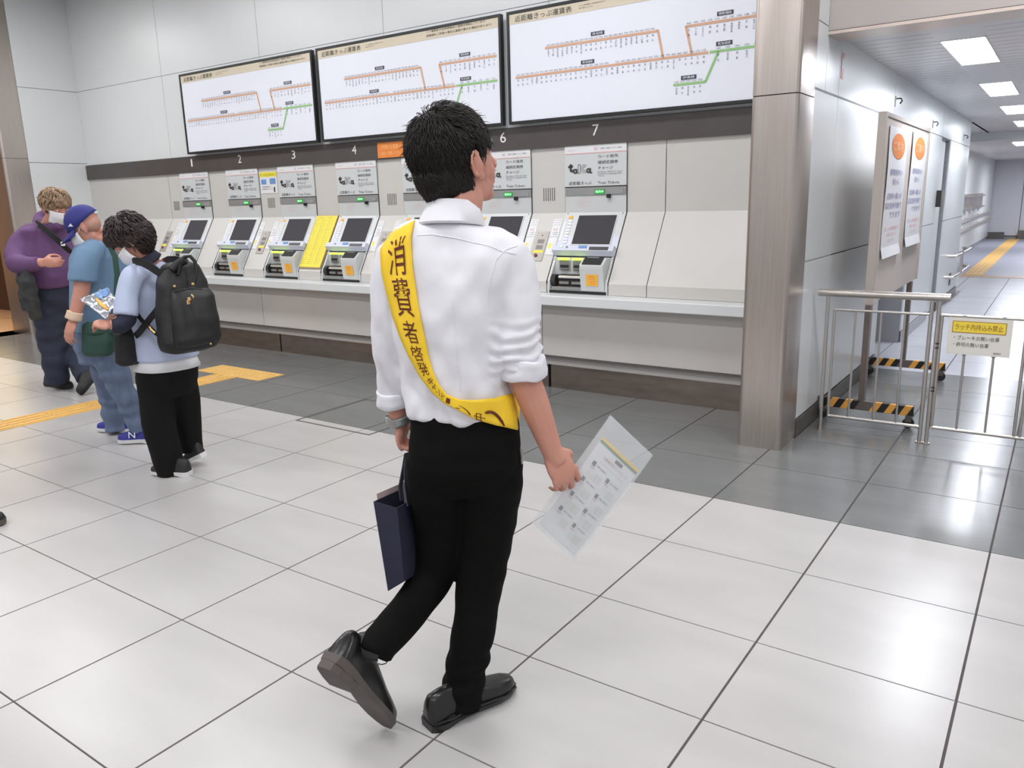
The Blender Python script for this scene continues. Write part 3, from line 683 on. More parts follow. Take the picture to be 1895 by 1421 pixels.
# recessed doors
d1 = struct('door_1', (-1.5, 7.85, 0)); MB().box((-1.55, 7.24, .01), (-1.50, 8.46, 2.03)).build('door_leaf', mat('grey_door', (176, 179, 186), .4, var=.02), d1)
MB().box((-1.55, 7.2, 0), (-1.262, 7.23, 2.036)).box((-1.55, 8.47, 0), (-1.262, 8.5, 2.036)).box((-1.55, 7.2, 2.03), (-1.262, 8.5, 2.06)).build('door_frame', M['jointgrey'], d1)
MB().tube([(-1.49, 8.3, 1.0), (-1.44, 8.3, 1.0), (-1.44, 8.2, 1.0)], .01, 8).build('door_handle', M['chrome'], d1)
d2 = struct('door_2', (-1.4, 10.6, 0)); MB().box((-1.36, 10.19, .01), (-1.30, 10.92, 2.03)).build('door_leaf', M['white_panel'], d2)
MB().box((-1.55, 10.16, 2.03), (-1.262, 10.95, 2.06)).build('door_frame', M['jointgrey'], d2)
MB().box((-1.262, 10.12, 1.28), (-1.20, 10.16, 1.46)).build('door_handle', M['slot'], d2)
MB().box((-1.24, 10.20, 1.29), (-1.18, 10.28, 1.46)).build('latch_plate', M['strip'], d2)
# lintel and ceilings
ln = struct('trim_7', (0, 5.1, 2.4), 'deep beige lintel over the corridor entrance')
MB().box((-1.249, 5.03, 2.365), (3.0, 5.06, 4.0)).build('lintel_face', M['lintel'], ln)
MB().box((-1.249, 5.02, 2.345), (3.0, 5.275, 2.362)).build('lintel_soffit', mat('soffit_steel', (216, 200, 190), .35, .3, var=.04), ln)
MB().box((-1.249, 5.025, 2.362), (3.0, 5.05, 2.366)).build('shadow_gap', M['seam'], ln)
ce = struct('ceiling', (0, 8, 2.4))
def cbox(a, b, m='ceil', nm='ceiling_panel'): MB().box(a, b).build(nm, M[m], ce)
ly = [(y - .6, y + .6) for x, y in COR_LIGHTS]
prev = 5.275
for a, b in ly:
    cbox((-1.27, prev, 2.372), (4.6, a, 2.5)); cbox((-1.27, a, 2.372), (-.79, b, 2.5)); cbox((-.54, a, 2.372), (4.6, b, 2.5)); prev = b
cbox((-1.27, prev, 2.372), (2.6, 15.7, 2.5))
cbox((-3.5, 15.75, 2.28), (2.6, 28.2, 2.4)); 
MB().box((-3.5, 15.7, 2.235), (2.6, 16.0, 2.52)).build('ceiling_beam', M['white_panel'], ce)
MB().box((-3.5, 13.0, 2.372), (-1.24, 15.75, 2.5)).build('ceiling_panel', M['ceil'], ce)
M['slat'] = mat('slat_joint', (196, 195, 198), .5, .1, var=.02)
# narrow ceiling slat joints
r = MB()
yy_ = 5.42
while yy_ < 15.6:
    for a, b in ((-1.25, -.80), (-.53, 2.4)):
        r.box((a, yy_, 2.371), (b, yy_ + .003, 2.3725))
    yy_ += .15
r.build('slat_joints', M['slat'], ce)['kind'] = 'stuff'; 
cbox((-17, -4.5, HALL_Z), (6, 5.9, HALL_Z + .1), 'hceil')
ce2 = [(a, b) for a, b in HALL_LIGHTS]
for x, y in HALL_LIGHTS:  # counter row's rightmost panel is added too, matching the extra lamp there
    t = thing('ceiling_light', 'long ceiling light panel in the high hall ceiling', 'ceiling light', (x, y, HALL_Z), 'hall ceiling lights')
    fr_ = MB().box((x - .9, y - .3, HALL_Z - .03), (x + .9, y - .26, HALL_Z)).box((x - .9, y + .26, HALL_Z - .03), (x + .9, y + .3, HALL_Z)).box((x - .9, y - .26, HALL_Z - .03), (x - .86, y + .26, HALL_Z)).box((x + .86, y - .26, HALL_Z - .03), (x + .9, y + .26, HALL_Z)).build('frame', M['white_panel'], t)
    MB().box((x - .86, y - .26, HALL_Z - .02), (x + .86, y + .26, HALL_Z - .01)).build('diffuser', M['lamp'], t)
ords = ['nearest the lintel', 'second from the lintel', 'third from the lintel', 'farthest from the lintel']
for k, (x, y) in enumerate(COR_LIGHTS):
    t = thing('ceiling_light', 'bright recessed corridor ceiling light ' + ords[k], 'ceiling light', (x, y, 2.37), 'recessed corridor ceiling lights')
    a, b = y - .6, y + .6
    MB().box((-.792, a, 2.368), (-.786, b, 2.46)).box((-.544, a, 2.368), (-.538, b, 2.46)).box((-.792, a, 2.368), (-.538, a + .006, 2.46)).box((-.792, b - .006, 2.368), (-.538, b, 2.46)).build('recess_housing', M['white_panel'], t)
    MB().box((-.786, a, 2.43), (-.544, b, 2.44)).build('diffuser', M['lamp'], t)
t = thing('ceiling_light', 'small far ceiling light beyond the corridor beam', 'ceiling light', (-1.0, 18, 2.27)); 
MB().box((-1.0, 17.5, 2.265), (-.75, 18.7, 2.279)).build('diffuser', M['lamp'], t)
area('corridor_lamp', (-.8, 20, 2.2), .5, 3, 75, (.9, .93, 1)); area('corridor_lamp', (-.4, 25, 2.2), .5, 2, 80, (.9, .93, 1))
# far end wall
wf = struct('wall_far', (0, 28, 0))
MB().box((-4, 28.1, 0), (3, 28.3, 2.5)).build('wall_core', M['jointgrey'], wf)
for a, b in ((-3.5, -2.0), (-2.0, -1.2), (-1.2, 1.0), (1.0, 3)):
    MB().box((a + .01, 28.05, .1), (b - .01, 28.1, 2.3)).build('panel', mat('far_wall_panel', (205, 207, 214), .4, var=.02), wf)
MB().box((-3.2, 28.0, 0), (-1.55, 28.05, .2)).build('skirting', M['basebd'], wf)
MB().box((-1.2, 27.9, .0), (1.0, 28.05, .25)).build('skirting', M['basebd'], wf)
t = thing('air_vent', 'small dark air vent high on the far corridor wall', 'vent', (-.8, 28.04, 2.0))
v_ = MB().box((-1.0, 28.02, 2.0), (-.6, 28.049, 2.12)).build('frame', M['basebd'], t)
for z in (2.02, 2.07): MB().box((-.97, 28.01, z), (-.63, 28.03, z + .03)).build('slot', M['black'], t)

# ------------------------------------------------------------------ barrier, gate, notice board
def tubeo(name, pts, r, m, parent, seg=10): return MB().tube(pts, r, seg).build(name, m, parent, smooth=True)
t = thing('barrier_rail', 'low stainless barrier with thick round handrail beside the white wall', 'barrier', (-.86, 5.04, 0))
tubeo('handrail', [(-1.215, 5.04, .868), (-.500, 5.04, .868)], .022, M['chrome'], t, 16)
for x in (-1.158, -.590, -.553): tubeo('post', [(x, 5.04, .0), (x, 5.04, .85)], .0115, M['chrome'], t)
tubeo('thin_post', [(-1.115, 5.04, .10), (-1.115, 5.04, .768)], .0085, M['chrome'], t)
for x in (-1.115,): pass
tubeo('upper_rail', [(-1.115, 5.04, .768), (-.59, 5.04, .768)], .0075, M['chrome'], t)
tubeo('lower_rail', [(-1.115, 5.04, .098), (-.59, 5.04, .098)], .010, M['chrome'], t)
for x in (-.995, -.852, -.725): tubeo('baluster', [(x, 5.04, .098), (x, 5.04, .768)], .0065, M['chrome'], t)
for x in (-1.158, -.590, -.553): MB().tube([(x, 5.04, .0), (x, 5.04, .008)], .022, 12).build('foot_flange', M['steel'], t)
t = thing('barrier_gate', 'low stainless swing gate carrying a small yellow and white sign', 'gate', (-.2, 5.04, 0))
tubeo('upper_rail', [(-.535, 5.04, .768), (.62, 5.04, .768)], .0085, M['chrome'], t)
tubeo('lower_rail', [(-.535, 5.04, .104), (.62, 5.04, .104)], .010, M['chrome'], t)
for x in (-.405, -.262, .02, .16, .30, .44): tubeo('baluster', [(x, 5.04, .104), (x, 5.04, .768 if x > -.1 else .56)], .0065, M['chrome'], t)
for x in (-.533, -.123, -.095, .62): tubeo('post', [(x, 5.04, .104 if x < 0.5 else 0), (x, 5.04, .768)], .0085, M['chrome'], t)
for z in (.60, .575, .34, .32): MB().box((-.553, 5.025, z), (-.535, 5.05, z + .008)).build('hinge', M['seam'], t)
g = thing('gate_sign', 'small cream sign with yellow heading hanging on the low steel gate', 'sign', (-.34, 5.02, .66))
pb = MB().box((-.495, 5.018, .555), (-.187, 5.026, .762)).build('plate', mat('cream_plate', (226, 222, 214), .4, var=.01), g)
MB().box((-.472, 5.0165, .682), (-.218, 5.0185, .742)).build('yellow_panel', mat('sign_yellow', (240, 214, 72), .45, var=.01), g)
r = MB(); f = fz(5.0155); 
r.box((-.475, 5.0162, .741), (-.215, 5.0185, .744)).box((-.475, 5.0162, .679), (-.215, 5.0185, .682)).box((-.475, 5.0162, .679), (-.472, 5.0185, .744)).box((-.218, 5.0162, .679), (-.215, 5.0185, .744))
put_text(r, 'ラッチ内持込み禁止', -.462, -.230, .695, .729, f, 2); r.build('heading_lettering', mat('brown_orange', (150, 92, 40), .5, var=.01), g)
r = MB(); put_text(r, '・ブレーキの無い台車', -.462, -.242, .638, .664, f, 2); put_text(r, '・許可の無い台車', -.462, -.290, .600, .625, f, 2); put_text(r, '静岡駅長', -.265, -.228, .568, .578, f, 1)
r.build('lettering', M['ink'], g)
for x, z in ((-.405, .556), (-.262, .556), (-.42, .765), (-.23, .765)): MB().ell((x, 5.03, z), (.012, .008, .012)).build('clip', M['jointgrey'], g)

t = thing('notice_stand', 'wheeled beige notice board on hazard striped feet beside the corridor wall', 'notice board', (-.97, 6.1, 0))
BT, BB = 1.905, .765
MB().box((-1.0, 5.39, BB), (-.972, 7.15, BT)).build('board', M['stand'], t, bevel=.004)
fr = MB().box((-1.012, 5.35, BB + .0), (-.966, 5.395, BT + .025)).box((-1.012, 7.13, BB), (-.966, 7.17, BT + .03)).box((-1.012, 5.395, BT), (-.966, 7.13, BT + .025)).build('frame', mat('board_frame', (192, 182, 174), .4, .2, var=.02), t)
for y in (5.36, 6.92): MB().box((-1.0, y - .03, .12), (-.965, y + .03, BB)).build('leg', M['standleg'], t)
def hazard(y, name):
    b = MB().box((-1.245, y - .015, .085), (-.670, y + .015, .145)).build(name, M['standleg'], t)
    k = 0
    x = -1.235
    while x < -.69:
        if not (-1.03 < x < -.945):
            MB().add([(x, y - .0165, .086), (x + .042, y - .0165, .086), (min(x + .075, -.671), y - .0165, .1455), (x + .033, y - .0165, .1455),
                                         (x + .033, y + .015, .1458), (min(x + .075, -.671), y + .015, .1458)], [(0, 1, 2, 3), (3, 2, 5, 4)]).build('yellow_stripe' if k % 2 else 'black_stripe', M['hazy' if k % 2 else 'black'], b)
        x += .044; k += 1
    for x in (-1.215, -.695):
        cst = MB().tube([(x, y - .012, .036), (x, y + .012, .036)], .034, 14).build('castor_wheel', M['rubber'], t)
        MB().box((x - .018, y - .02, .045), (x + .018, y + .02, .086)).build('castor_fork', M['basebd'], t)
hazard(5.33, 'foot_bar'); hazard(6.85, 'foot_bar')
def wallposter(y0, y1, z0, z1, lab):
    p = thing('poster', lab, 'poster', (-.968, (y0 + y1) / 2, z0), 'twin posters on the beige notice board')
    sh_ = MB()
    n = 12
    vs = []; fs = []
    for i in range(n + 1):
        tt = i / n; z = z1 + (z0 - z1) * tt; cx = -.964 + .003 * math.sin(tt * 7 + y0)
        if i == n: cx += .012
        vs += [(cx, y0, z), (cx, y1, z), (cx - .002, y0, z), (cx - .002, y1, z)]
    for i in range(n):
        a = i * 4; fs += [(a, a + 1, a + 5, a + 4), (a + 2, a + 6, a + 7, a + 3), (a, a + 4, a + 6, a + 2), (a + 1, a + 3, a + 7, a + 5)]
    fs += [(0, 2, 3, 1), (n * 4, n * 4 + 1, n * 4 + 3, n * 4 + 2)]
    s = sh_.add(vs, fs).build('sheet', M['paper'], p)
    w_ = y1 - y0
    def F(a, b):
        tt = (z1 - b) / (z1 - z0); return (-.9625 + .003 * math.sin(tt * 7 + y0), y0 + a * w_, b)
    dm = MB(); cx, cz, rr = .5, z1 - .115, .080
    vs = [F(cx, cz)] + [F(cx + rr / w_ * 2.9 * math.cos(2 * math.pi * k / 24), cz + rr * math.sin(2 * math.pi * k / 24)) for k in range(24)]
    dm.add(vs, [(0, 1 + k, 1 + (k + 1) % 24) for k in range(24)]); dm.build('orange_disc', M['orange'], p)
    r = MB(); F2 = lambda a, b: (F(a, b)[0] + .001, F(a, b)[1], F(a, b)[2])
    put_text(r, 'ご案内', .22, .78, cz - .03, cz + .03, F2, 1); r.build('disc_lettering', mat('peach', (250, 200, 160), .5, var=.01), p)
    r = MB()
    for s_, a, b, z in (('静岡県内の', .12, .82, z1 - .30), ('駅から', .3, .66, z1 - .36), ('定期券の購入が', .08, .88, z1 - .45), ('指定席券売機で', .02, .92, z1 - .51), ('できます', .3, .9, z1 - .57)):
        put_text(r, s_, a, b, z, z + .042, F, 1)
    r.build('lettering', mat('violet_ink', (140, 138, 176), .5, var=.01), p)
    r = MB()
    for s_, a, b, z in (('詳しくは駅係員まで', .1, .9, z0 + .17), ('お問い合わせ', .25, .75, z0 + .13), ('ください', .3, .7, z0 + .09)): put_text(r, s_, a, b, z, z + .028, F, 1)
    r.build('pink_lettering', M['pink'], p)
wallposter(5.50, 6.14, 1.04, 1.86, 'left of the two white posters with orange discs, nearest the steel pillar')
wallposter(6.36, 7.02, 1.065, 1.88, 'right of the two white posters with orange discs, nearest the grey door')
t = thing('wall_notice', 'narrow pink notice high on the corridor wall near the lintel', 'notice', (-1.248, 5.4, 2.15))
s = MB().box((-1.2495, 5.375, 2.145), (-1.2465, 5.435, 2.295)).build('sheet', M['pink'], t)
MB().box((-1.247, 5.382, 2.205), (-1.246, 5.428, 2.265)).build('white_patch', M['sign_white'], s)
for y, z, lab in ((7.24, 2.155, 'small dark wall hook above the left poster'), (9.37, 2.11, 'small dark wall hook above the right edge of the notice board'), (12.2, 2.12, 'small dark wall hook high up beyond the recessed door')):
    t = thing('wall_hook', lab, 'hook', (-1.25, y, z), None)
    MB().box((-1.25, y - .02, z - .03), (-1.244, y + .02, z + .05)).build('plate', M['strip'], t)
    MB().tube([(-1.244, y, z + .03), (-1.21, y, z + .03), (-1.20, y, z + .01), (-1.215, y, z - .01)], .006, 6).build('hook_arm', M['slot'], t)
t = thing('wall_handrail', 'double stainless handrail on the wall beyond the recessed doors', 'handrail', (-1.2, 15, .6))
for z in (.63, .83):
    tubeo('rail', [(-1.88, 14.2, z), (-1.88, 27.5, z)], .022, M['chrome'], t)
y = 14.5
while y < 27.4:
    for z in (.63, .83): MB().tube([(-1.975, y, z), (-1.88, y, z - .02)], .012, 6).build('bracket', M['chrome'], t)
    y += 1.6
t = thing('end_handrail', 'bent stainless handrail end at the corner of the corridor wall', 'handrail', (-1.25, 12.4, .5))
tubeo('rail', [(-1.25, 11.75, .62), (-1.16, 11.75, .62), (-1.14, 12.1, .62), (-1.14, 13.4, .62), (-1.25, 13.6, .62)], .022, M['chrome'], t)
tubeo('rail', [(-1.25, 11.6, .36), (-1.16, 11.6, .36), (-1.14, 12.0, .36), (-1.14, 13.4, .36), (-1.25, 13.6, .36)], .022, M['chrome'], t)
tubeo('upright', [(-1.14, 12.3, .34), (-1.14, 12.3, .66)], .020, M['chrome'], t)
t = thing('wall_rack', 'row of steel hooks in two tiers on the far corridor wall', 'rack', (-1.97, 18, 1.1))
for k in range(8):
    for z in (1.02, 1.30): MB().box((-1.975, 16.2 + k * 1.1, z), (-1.86, 16.2 + k * 1.1 + .5, z + .035)).build('hook', M['chrome'], t)
MB().box((-1.98, 16.0, .98), (-1.965, 25.0, 1.36)).build('back_plate', M['steel'], t)
t = thing('socket_plate', 'small dark vertical slot low on the corridor wall end', 'socket', (-1.25, 12.2, .3))
MB().box((-1.25, 12.15, .2), (-1.243, 12.28, .36)).build('plate', M['slot'], t)

# ------------------------------------------------------------------ people: helpers
RH = Vector((math.cos(YAW), -math.sin(YAW), 0)); FH = Vector((math.sin(YAW), math.cos(YAW), 0))
def at(u, v, d):
    """point seen at photograph position (u, v) at horizontal distance d in front of the viewer"""
    r = (u - IW / 2) / F_PX * CR + (IH / 2 - v) / F_PX * CU + _f
    return Vector((0, 0, CAMH)) + r * (d / r.dot(FH))
def L(r, d, z): return RH * r + FH * d + Vector((0, 0, z))
def to_mesh(mb):
    me = mb.mesh(); bm = bmesh.new(); bm.from_mesh(me); bmesh.ops.recalc_face_normals(bm, faces=bm.faces); bm.to_mesh(me); bm.free(); return me
def fuse(mb, voxel, smooth=6, fac=0.6):
    """one continuous surface out of overlapping tapered volumes"""
    me = to_mesh(mb)
    o = bpy.data.objects.new('tmp', me); COL.objects.link(o)
    m = o.modifiers.new('r', 'REMESH'); m.mode = 'VOXEL'; m.voxel_size = voxel; m.adaptivity = 0
    s = o.modifiers.new('s', 'SMOOTH'); s.factor = fac; s.iterations = smooth
    bpy.context.view_layer.update()
    dg = bpy.context.evaluated_depsgraph_get(); out = bpy.data.meshes.new_from_object(o.evaluated_get(dg))
    bpy.data.objects.remove(o); bpy.data.meshes.remove(me)
    return out
def place(name, me, m, parent, smooth=True, disp=None, root=None):
    off = WL[parent.name] if parent else Vector()
    n = len(me.vertices); co = np.empty(n * 3, np.float32); me.vertices.foreach_get('co', co); co = co.reshape(-1, 3)
    if disp:
        no = np.empty(n * 3, np.float32); me.vertices.foreach_get('normal', no); no = no.reshape(-1, 3)
        for i in range(n):
            co[i] += no[i] * disp(Vector(co[i]), Vector(no[i]))
    co -= np.array(off, np.float32)
    me.vertices.foreach_set('co', co.ravel())
    me.materials.clear(); me.materials.append(m)
    if smooth: me.polygons.foreach_set('use_smooth', [True] * len(me.polygons))
    me.update(); me.name = name
    o = bpy.data.objects.new(name, me); COL.objects.link(o)
    if parent: o.parent = parent
    WL[o.name] = Vector(off); return o
def limb(mb, pts, rad, seg=14, sub=5):
    """tapered limb through joints; smooth interpolation of radius, round joints"""
    P = [Vector(p) for p in pts]; out = []; rr = []
    n = len(P)
    for i in range(n - 1):
        p0 = P[max(i - 1, 0)]; p1 = P[i]; p2 = P[i + 1]; p3 = P[min(i + 2, n - 1)]
        for k in range(sub):
            t_ = k / sub; t2, t3 = t_ * t_, t_ ** 3
            c = 0.5 * ((2 * p1) + (p2 - p0) * t_ + (2 * p0 - 5 * p1 + 4 * p2 - p3) * t2 + (3 * p1 - p0 - 3 * p2 + p3) * t3)
            l = p1.lerp(p2, t_); out.append(l.lerp(c, 0.6)); rr.append(rad[i] + (rad[i + 1] - rad[i]) * t_)
    out.append(P[-1]); rr.append(rad[-1])
    mb.tube(out, rr, seg); return out
def blob(mb, pts, rad):
    for p, r_ in zip(pts, rad): mb.ell(p, r_, None, 10, 7)
def loft(mb, rings, seg=24, power=2.4):
    """rings: (centre, side axis vector incl. half width, depth half, [forward dir])"""
    vs = []; n = len(rings)
    for c, ax, dep, fw in rings:
        c = Vector(c)
        for k in range(seg):
            a = 2 * math.pi * k / seg; ca, sa = math.cos(a), math.sin(a)
            x = math.copysign(abs(ca) ** (2 / power), ca); y = math.copysign(abs(sa) ** (2 / power), sa)
            vs.append(c + ax * x + fw * (dep * y))
    fs = [(i * seg + k, i * seg + (k + 1) % seg, (i + 1) * seg + (k + 1) % seg, (i + 1) * seg + k) for i in range(n - 1) for k in range(seg)]
    fs += [tuple(range(seg))[::-1], tuple((n - 1) * seg + k for k in range(seg))]
    mb.add(vs, fs); return mb
def basis(fwd, up=Vector((0, 0, 1))):
    f = Vector(fwd).normalized(); s = up.cross(f).normalized(); u = f.cross(s).normalized()
    return Matrix((f, s, u)).transposed()        # columns: forward, left, up
def head(mb, c, B, sc=1.0, neck=None, ears=True):
    c = Vector(c)
    def e(p, r_, u=14, v=10, rot=None): mb.ell(c + B @ (Vector(p) * sc), [q * sc for q in r_], B if rot is None else B @ rot, u, v)
    e((-.012, 0, .035), (.096, .076, .086)); e((.022, 0, -.015), (.073, .063, .085)); e((.028, 0, -.060), (.060, .054, .050))
    e((.066, 0, -.094), (.022, .026, .018)); e((.010, .035, -.070), (.045, .022, .035)); e((.010, -.035, -.070), (.045, .022, .035))
    e((.078, 0, .022), (.016, .046, .015)); e((.052, .030, -.034), (.030, .026, .032)); e((.052, -.030, -.034), (.030, .026, .032)); e((.064, .030, .004), (.018, .018, .012)); e((.064, -.030, .004), (.018, .018, .012))
    mb.tube([c + B @ (Vector(p) * sc) for p in ((.086, 0, .018), (.100, 0, -.008), (.112, 0, -.030))], [.008 * sc, .009 * sc, .012 * sc], 8)
    e((.108, 0, -.032), (.010, .016, .010)); e((.090, 0, -.058), (.010, .024, .007)); e((.088, 0, -.070), (.010, .020, .007))
    if ears:
        for s in (1, -1):
            e((-.012, s * .084, -.008), (.017, .0055, .029), rot=Matrix.Rotation(s * .35, 3, 'Z')); mb.tube([c + B @ (Vector((-.012 - .019 * math.sin(a_), s * (.087 + .006 * math.sin(a_)), -.006 + .031 * math.cos(a_))) * sc) for a_ in (-.9, -.3, .3, .9, 1.5, 2.1, 2.7)], .0042 * sc, 6); e((-.004, s * .083, -.036), (.011, .008, .013)); e((-.002, s * .080, -.012), (.012, .010, .02))
    if neck:
        limb(mb, [c + B @ (Vector((-.015, 0, -.06)) * sc), neck[0], neck[1]], [.054 * sc, .056 * sc, .064 * sc])
def eyes(c, B, sc, parent, iris=None):
    for s in (1, -1):
        p = Vector(c) + B @ (Vector((.072, s * .030, .002)) * sc)
        ew = MB().ell(p, .0125 * sc, B, 10, 8).build('eye', M['sclera'], parent, smooth=True)
        MB().ell(p + B @ Vector((.009 * sc, 0, 0)), (.004 * sc, .006 * sc, .006 * sc), B, 10, 8).build('iris', M['black'], ew, smooth=True)
        br = MB().tube([Vector(c) + B @ (Vector((x, s * y, z)) * sc) for x, y, z in ((.094, .014, .026), (.091, .034, .032), (.078, .052, .025))], [.003 * sc, .004 * sc, .002 * sc], 6).build('eyebrow', M['hair_black'], parent, smooth=True)
def hand(mb, wrist, palm_c, knuck_dir, across, normal, curl, thumb=1, sc=1.0, spread=1.0):
    """palm with four curled fingers and a thumb leaving the side of the palm.
    knuck_dir: wrist->knuckles, across: towards the index side, normal: palm side (fingers curl to it)"""
    k = Vector(knuck_dir).normalized(); a = Vector(across); a = (a - k * a.dot(k)).normalized(); n = k.cross(a); n = n if n.dot(Vector(normal)) > 0 else -n
    w = Vector(wrist); Mx = Matrix((k, a, n)).transposed()
    mb.ell(w + k * .048 * sc, (.052 * sc, .040 * sc, .0155 * sc), Mx, 14, 10)
    mb.ell(w + k * .030 * sc + a * .018 * sc + n * .004 * sc, (.034 * sc, .020 * sc, .017 * sc), Mx)
    mb.ell(w + k * .030 * sc - a * .016 * sc + n * .004 * sc, (.034 * sc, .018 * sc, .015 * sc), Mx)
    for i, (off, ln, r_) in enumerate(((.030, .075, .0090), (.010, .084, .0092), (-.010, .078, .0088), (-.029, .062, .0078))):
        b = w + k * (.078 - .004 * abs(i - 1)) * sc + a * off * sc * spread
        d = k.copy(); pts = [w + k * .05 * sc + a * off * .8 * sc, b]; rr = [r_ * .9 * sc, r_ * 1.05 * sc]
        for j, fr in enumerate((.45, .30, .25)):
            ang = curl[j] if not isinstance(curl[0], (tuple, list)) else curl[i][j]
            ax = k.cross(n); d = Matrix.Rotation(math.radians(ang) * (1 if ax.dot(d.cross(n)) > 0 else -1) * 1.0, 3, ax) @ d if True else d
            pts.append(pts[-1] + d * ln * fr * sc); rr.append(r_ * (1 - .1 * (j + 1)) * sc)
        mb.tube(pts, rr, 8); mb.ell(pts[-1], rr[-1], None, 8, 6); mb.ell(b, r_ * 1.1 * sc, None, 8, 6)
    tb = w + k * .022 * sc + a * .026 * sc + n * .006 * sc
    p1 = tb + (k * .55 + a * .60 + n * .45).normalized() * .036 * sc; p2 = p1 + (k * .85 + a * .05 * thumb + n * .55).normalized() * .030 * sc; p3 = p2 + (k * .85 - a * .25 + n * .40).normalized() * .024 * sc
    mb.tube([tb, p1, p2, p3], [.015 * sc, .0125 * sc, .0105 * sc, .0085 * sc], 8); mb.ell(p3, .0085 * sc, None, 8, 6)
def tufts(name, c, B, sc, parent, m, n=900, length=.05, seed=1, test=None, rad=(.098, .082, .092), off=(-.014, 0, .035), base=True, lift=.35, flow=None, w=.0035):
    """short hair: a cap with tapered locks"""
    rnd = random.Random(seed); mb = MB(); c = Vector(c)
    for i in range(n):
        while True:
            q = Vector((rnd.gauss(0, 1), rnd.gauss(0, 1), rnd.gauss(0, 1))).normalized()
            if test is None or test(q): break
        p = Vector((off[0] + q.x * rad[0], off[1] + q.y * rad[1], off[2] + q.z * rad[2]))
        nn = Vector((q.x / rad[0], q.y / rad[1], q.z / rad[2])).normalized()
        fl = flow(q) if flow else Vector((q.x * .6 - .1, q.y, -1))
        tg = (fl - nn * fl.dot(nn)); tg = tg.normalized() if tg.length > 1e-3 else Vector((1, 0, 0))
        ln = length * rnd.uniform(.7, 1.15); sd = nn.cross(tg) * rnd.uniform(-.35, .35)
        d0 = (tg + nn * lift + sd).normalized(); d1 = (tg + nn * lift * .1 + sd * 1.4).normalized(); d2 = (tg - nn * .55 + sd).normalized()
        if rnd.random() < .06: d2 = (tg + nn * .6 + sd * 2).normalized()
        p0 = p - nn * .006; p1 = p + d0 * ln * .35; p2 = p1 + d1 * ln * .35; p3 = p2 + d2 * ln * .35
        mb.tube([c + B @ (x * sc) for x in (p0, p1, p2, p3)], [w * sc * 1.2, w * 1.3 * sc, w * .9 * sc, w * .12 * sc], 4)
    if base: pass
    return mb.build(name, m, parent, smooth=True, angle=False)
def shoe(name, heel, toe, up, parent, mu, ms, sc=1.0, ankle=None, h=.085, sole=.022, heelblock=True, width=.047, bend=0.0, low=True, parts=None):
    """heel, toe: ground line under the sole; up: sole normal"""
    heel, toe, up = Vector(heel), Vector(toe), Vector(up).normalized(); fw = (toe - heel); Ln = fw.length; fw.normalize(); up = (up - fw * up.dot(fw)).normalized(); sd = up.cross(fw)
    def P(a, s, u):
        x = a * Ln; dz = 0; an = 0
        if bend and a > .62: an = bend * (a - .62) / .38
        base = heel + fw * x
        if an: base = heel + fw * (.62 * Ln) + (fw * math.cos(an * .5) + up * math.sin(an * .5)) * (a - .62) * Ln
        uu = up if not an else (up * math.cos(an) - fw * math.sin(an))
        return base + sd * (s) + uu * u
    wd = [(0.0, .55), (.05, .80), (.15, .88), (.3, .82), (.45, .80), (.6, .95), (.74, 1.04), (.86, .92), (.95, .62), (1.0, .28)]
    def outline(u, g=1.0, a_g=0.0): return [(a, w_ * width * sc * g, u) for a, w_ in wd]
    mb = MB(); vs = []; n = len(wd)
    t0 = .0 
    for lay, (u, g) in enumerate(((0.0, .94), (sole * .9, 1.04), (sole, 1.06), (sole, .9))):
        for a, w_ in wd: vs.append(P(a, w_ * width * sc * g, u + (heelh(a, sole) if lay else (0 if (a < .27 or not heelblock) else .008))))
        for a, w_ in wd[::-1]: vs.append(P(a, -w_ * width * sc * g, u + (heelh(a, sole) if lay else (0 if (a < .27 or not heelblock) else .008))))
    N = 2 * n; fs = [tuple(range(N))[::-1]]
    for l_ in range(3): fs += [(l_ * N + i, l_ * N + (i + 1) % N, (l_ + 1) * N + (i + 1) % N, (l_ + 1) * N + i) for i in range(N)]
    fs.append(tuple(3 * N + i for i in range(N)))
    so_v, so_f = vs, fs
    up_prof = [(.0, .50, .068), (.05, .74, .080), (.15, .80, .086), (.28, .76, .088), (.40, .74, .082), (.52, .82, .066), (.64, .92, .052), (.76, .98, .043), (.88, .86, .036), (.96, .55, .028), (1.0, .22, .016)]
    mb2 = MB(); seg = 16; vs = []
    for a, w_, hh in up_prof:
        hh = hh * h / .085
        for k in range(seg):
            t_ = math.pi * k / (seg - 1); c_, s_ = math.cos(t_), math.sin(t_)
            x = math.copysign(abs(c_) ** .75, c_); y = s_ ** .62
            taper = 1 - .35 * y if a < .5 else 1 - .15 * y
            vs.append(P(min(max(a, .012), .985), x * w_ * width * sc * taper, sole * .9 + heelh(a, sole) + y * hh * sc))
    n2 = len(up_prof); fs = [(i * seg + k, i * seg + k + 1, (i + 1) * seg + k + 1, (i + 1) * seg + k) for i in range(n2 - 1) for k in range(seg - 1)]
    fs += [tuple(k for k in range(seg)), tuple((n2 - 1) * seg + k for k in range(seg))[::-1]] + [(i * seg, (i + 1) * seg, (i + 1) * seg + seg - 1, i * seg + seg - 1) for i in range(n2 - 1)]
    mb2.add(vs, fs)
    sh = mb2.build(name, mu, parent, smooth=True, angle=60)
    mb.add(so_v, so_f).build('sole', ms, sh, smooth=True, angle=35)
    return sh, P
def heelh(a, sole): return 0.0
M['skin'] = mat('skin', (200, 144, 126), .5, var=.04, scale=14, spec=.35)
M['skin'].node_tree.nodes['Principled BSDF'].inputs['Subsurface Weight'].default_value = .12
M['skin'].node_tree.nodes['Principled BSDF'].inputs['Subsurface Radius'].default_value = (.02, .008, .005)
M['sclera'] = mat('eye_white', (228, 224, 220), .2, var=.01)
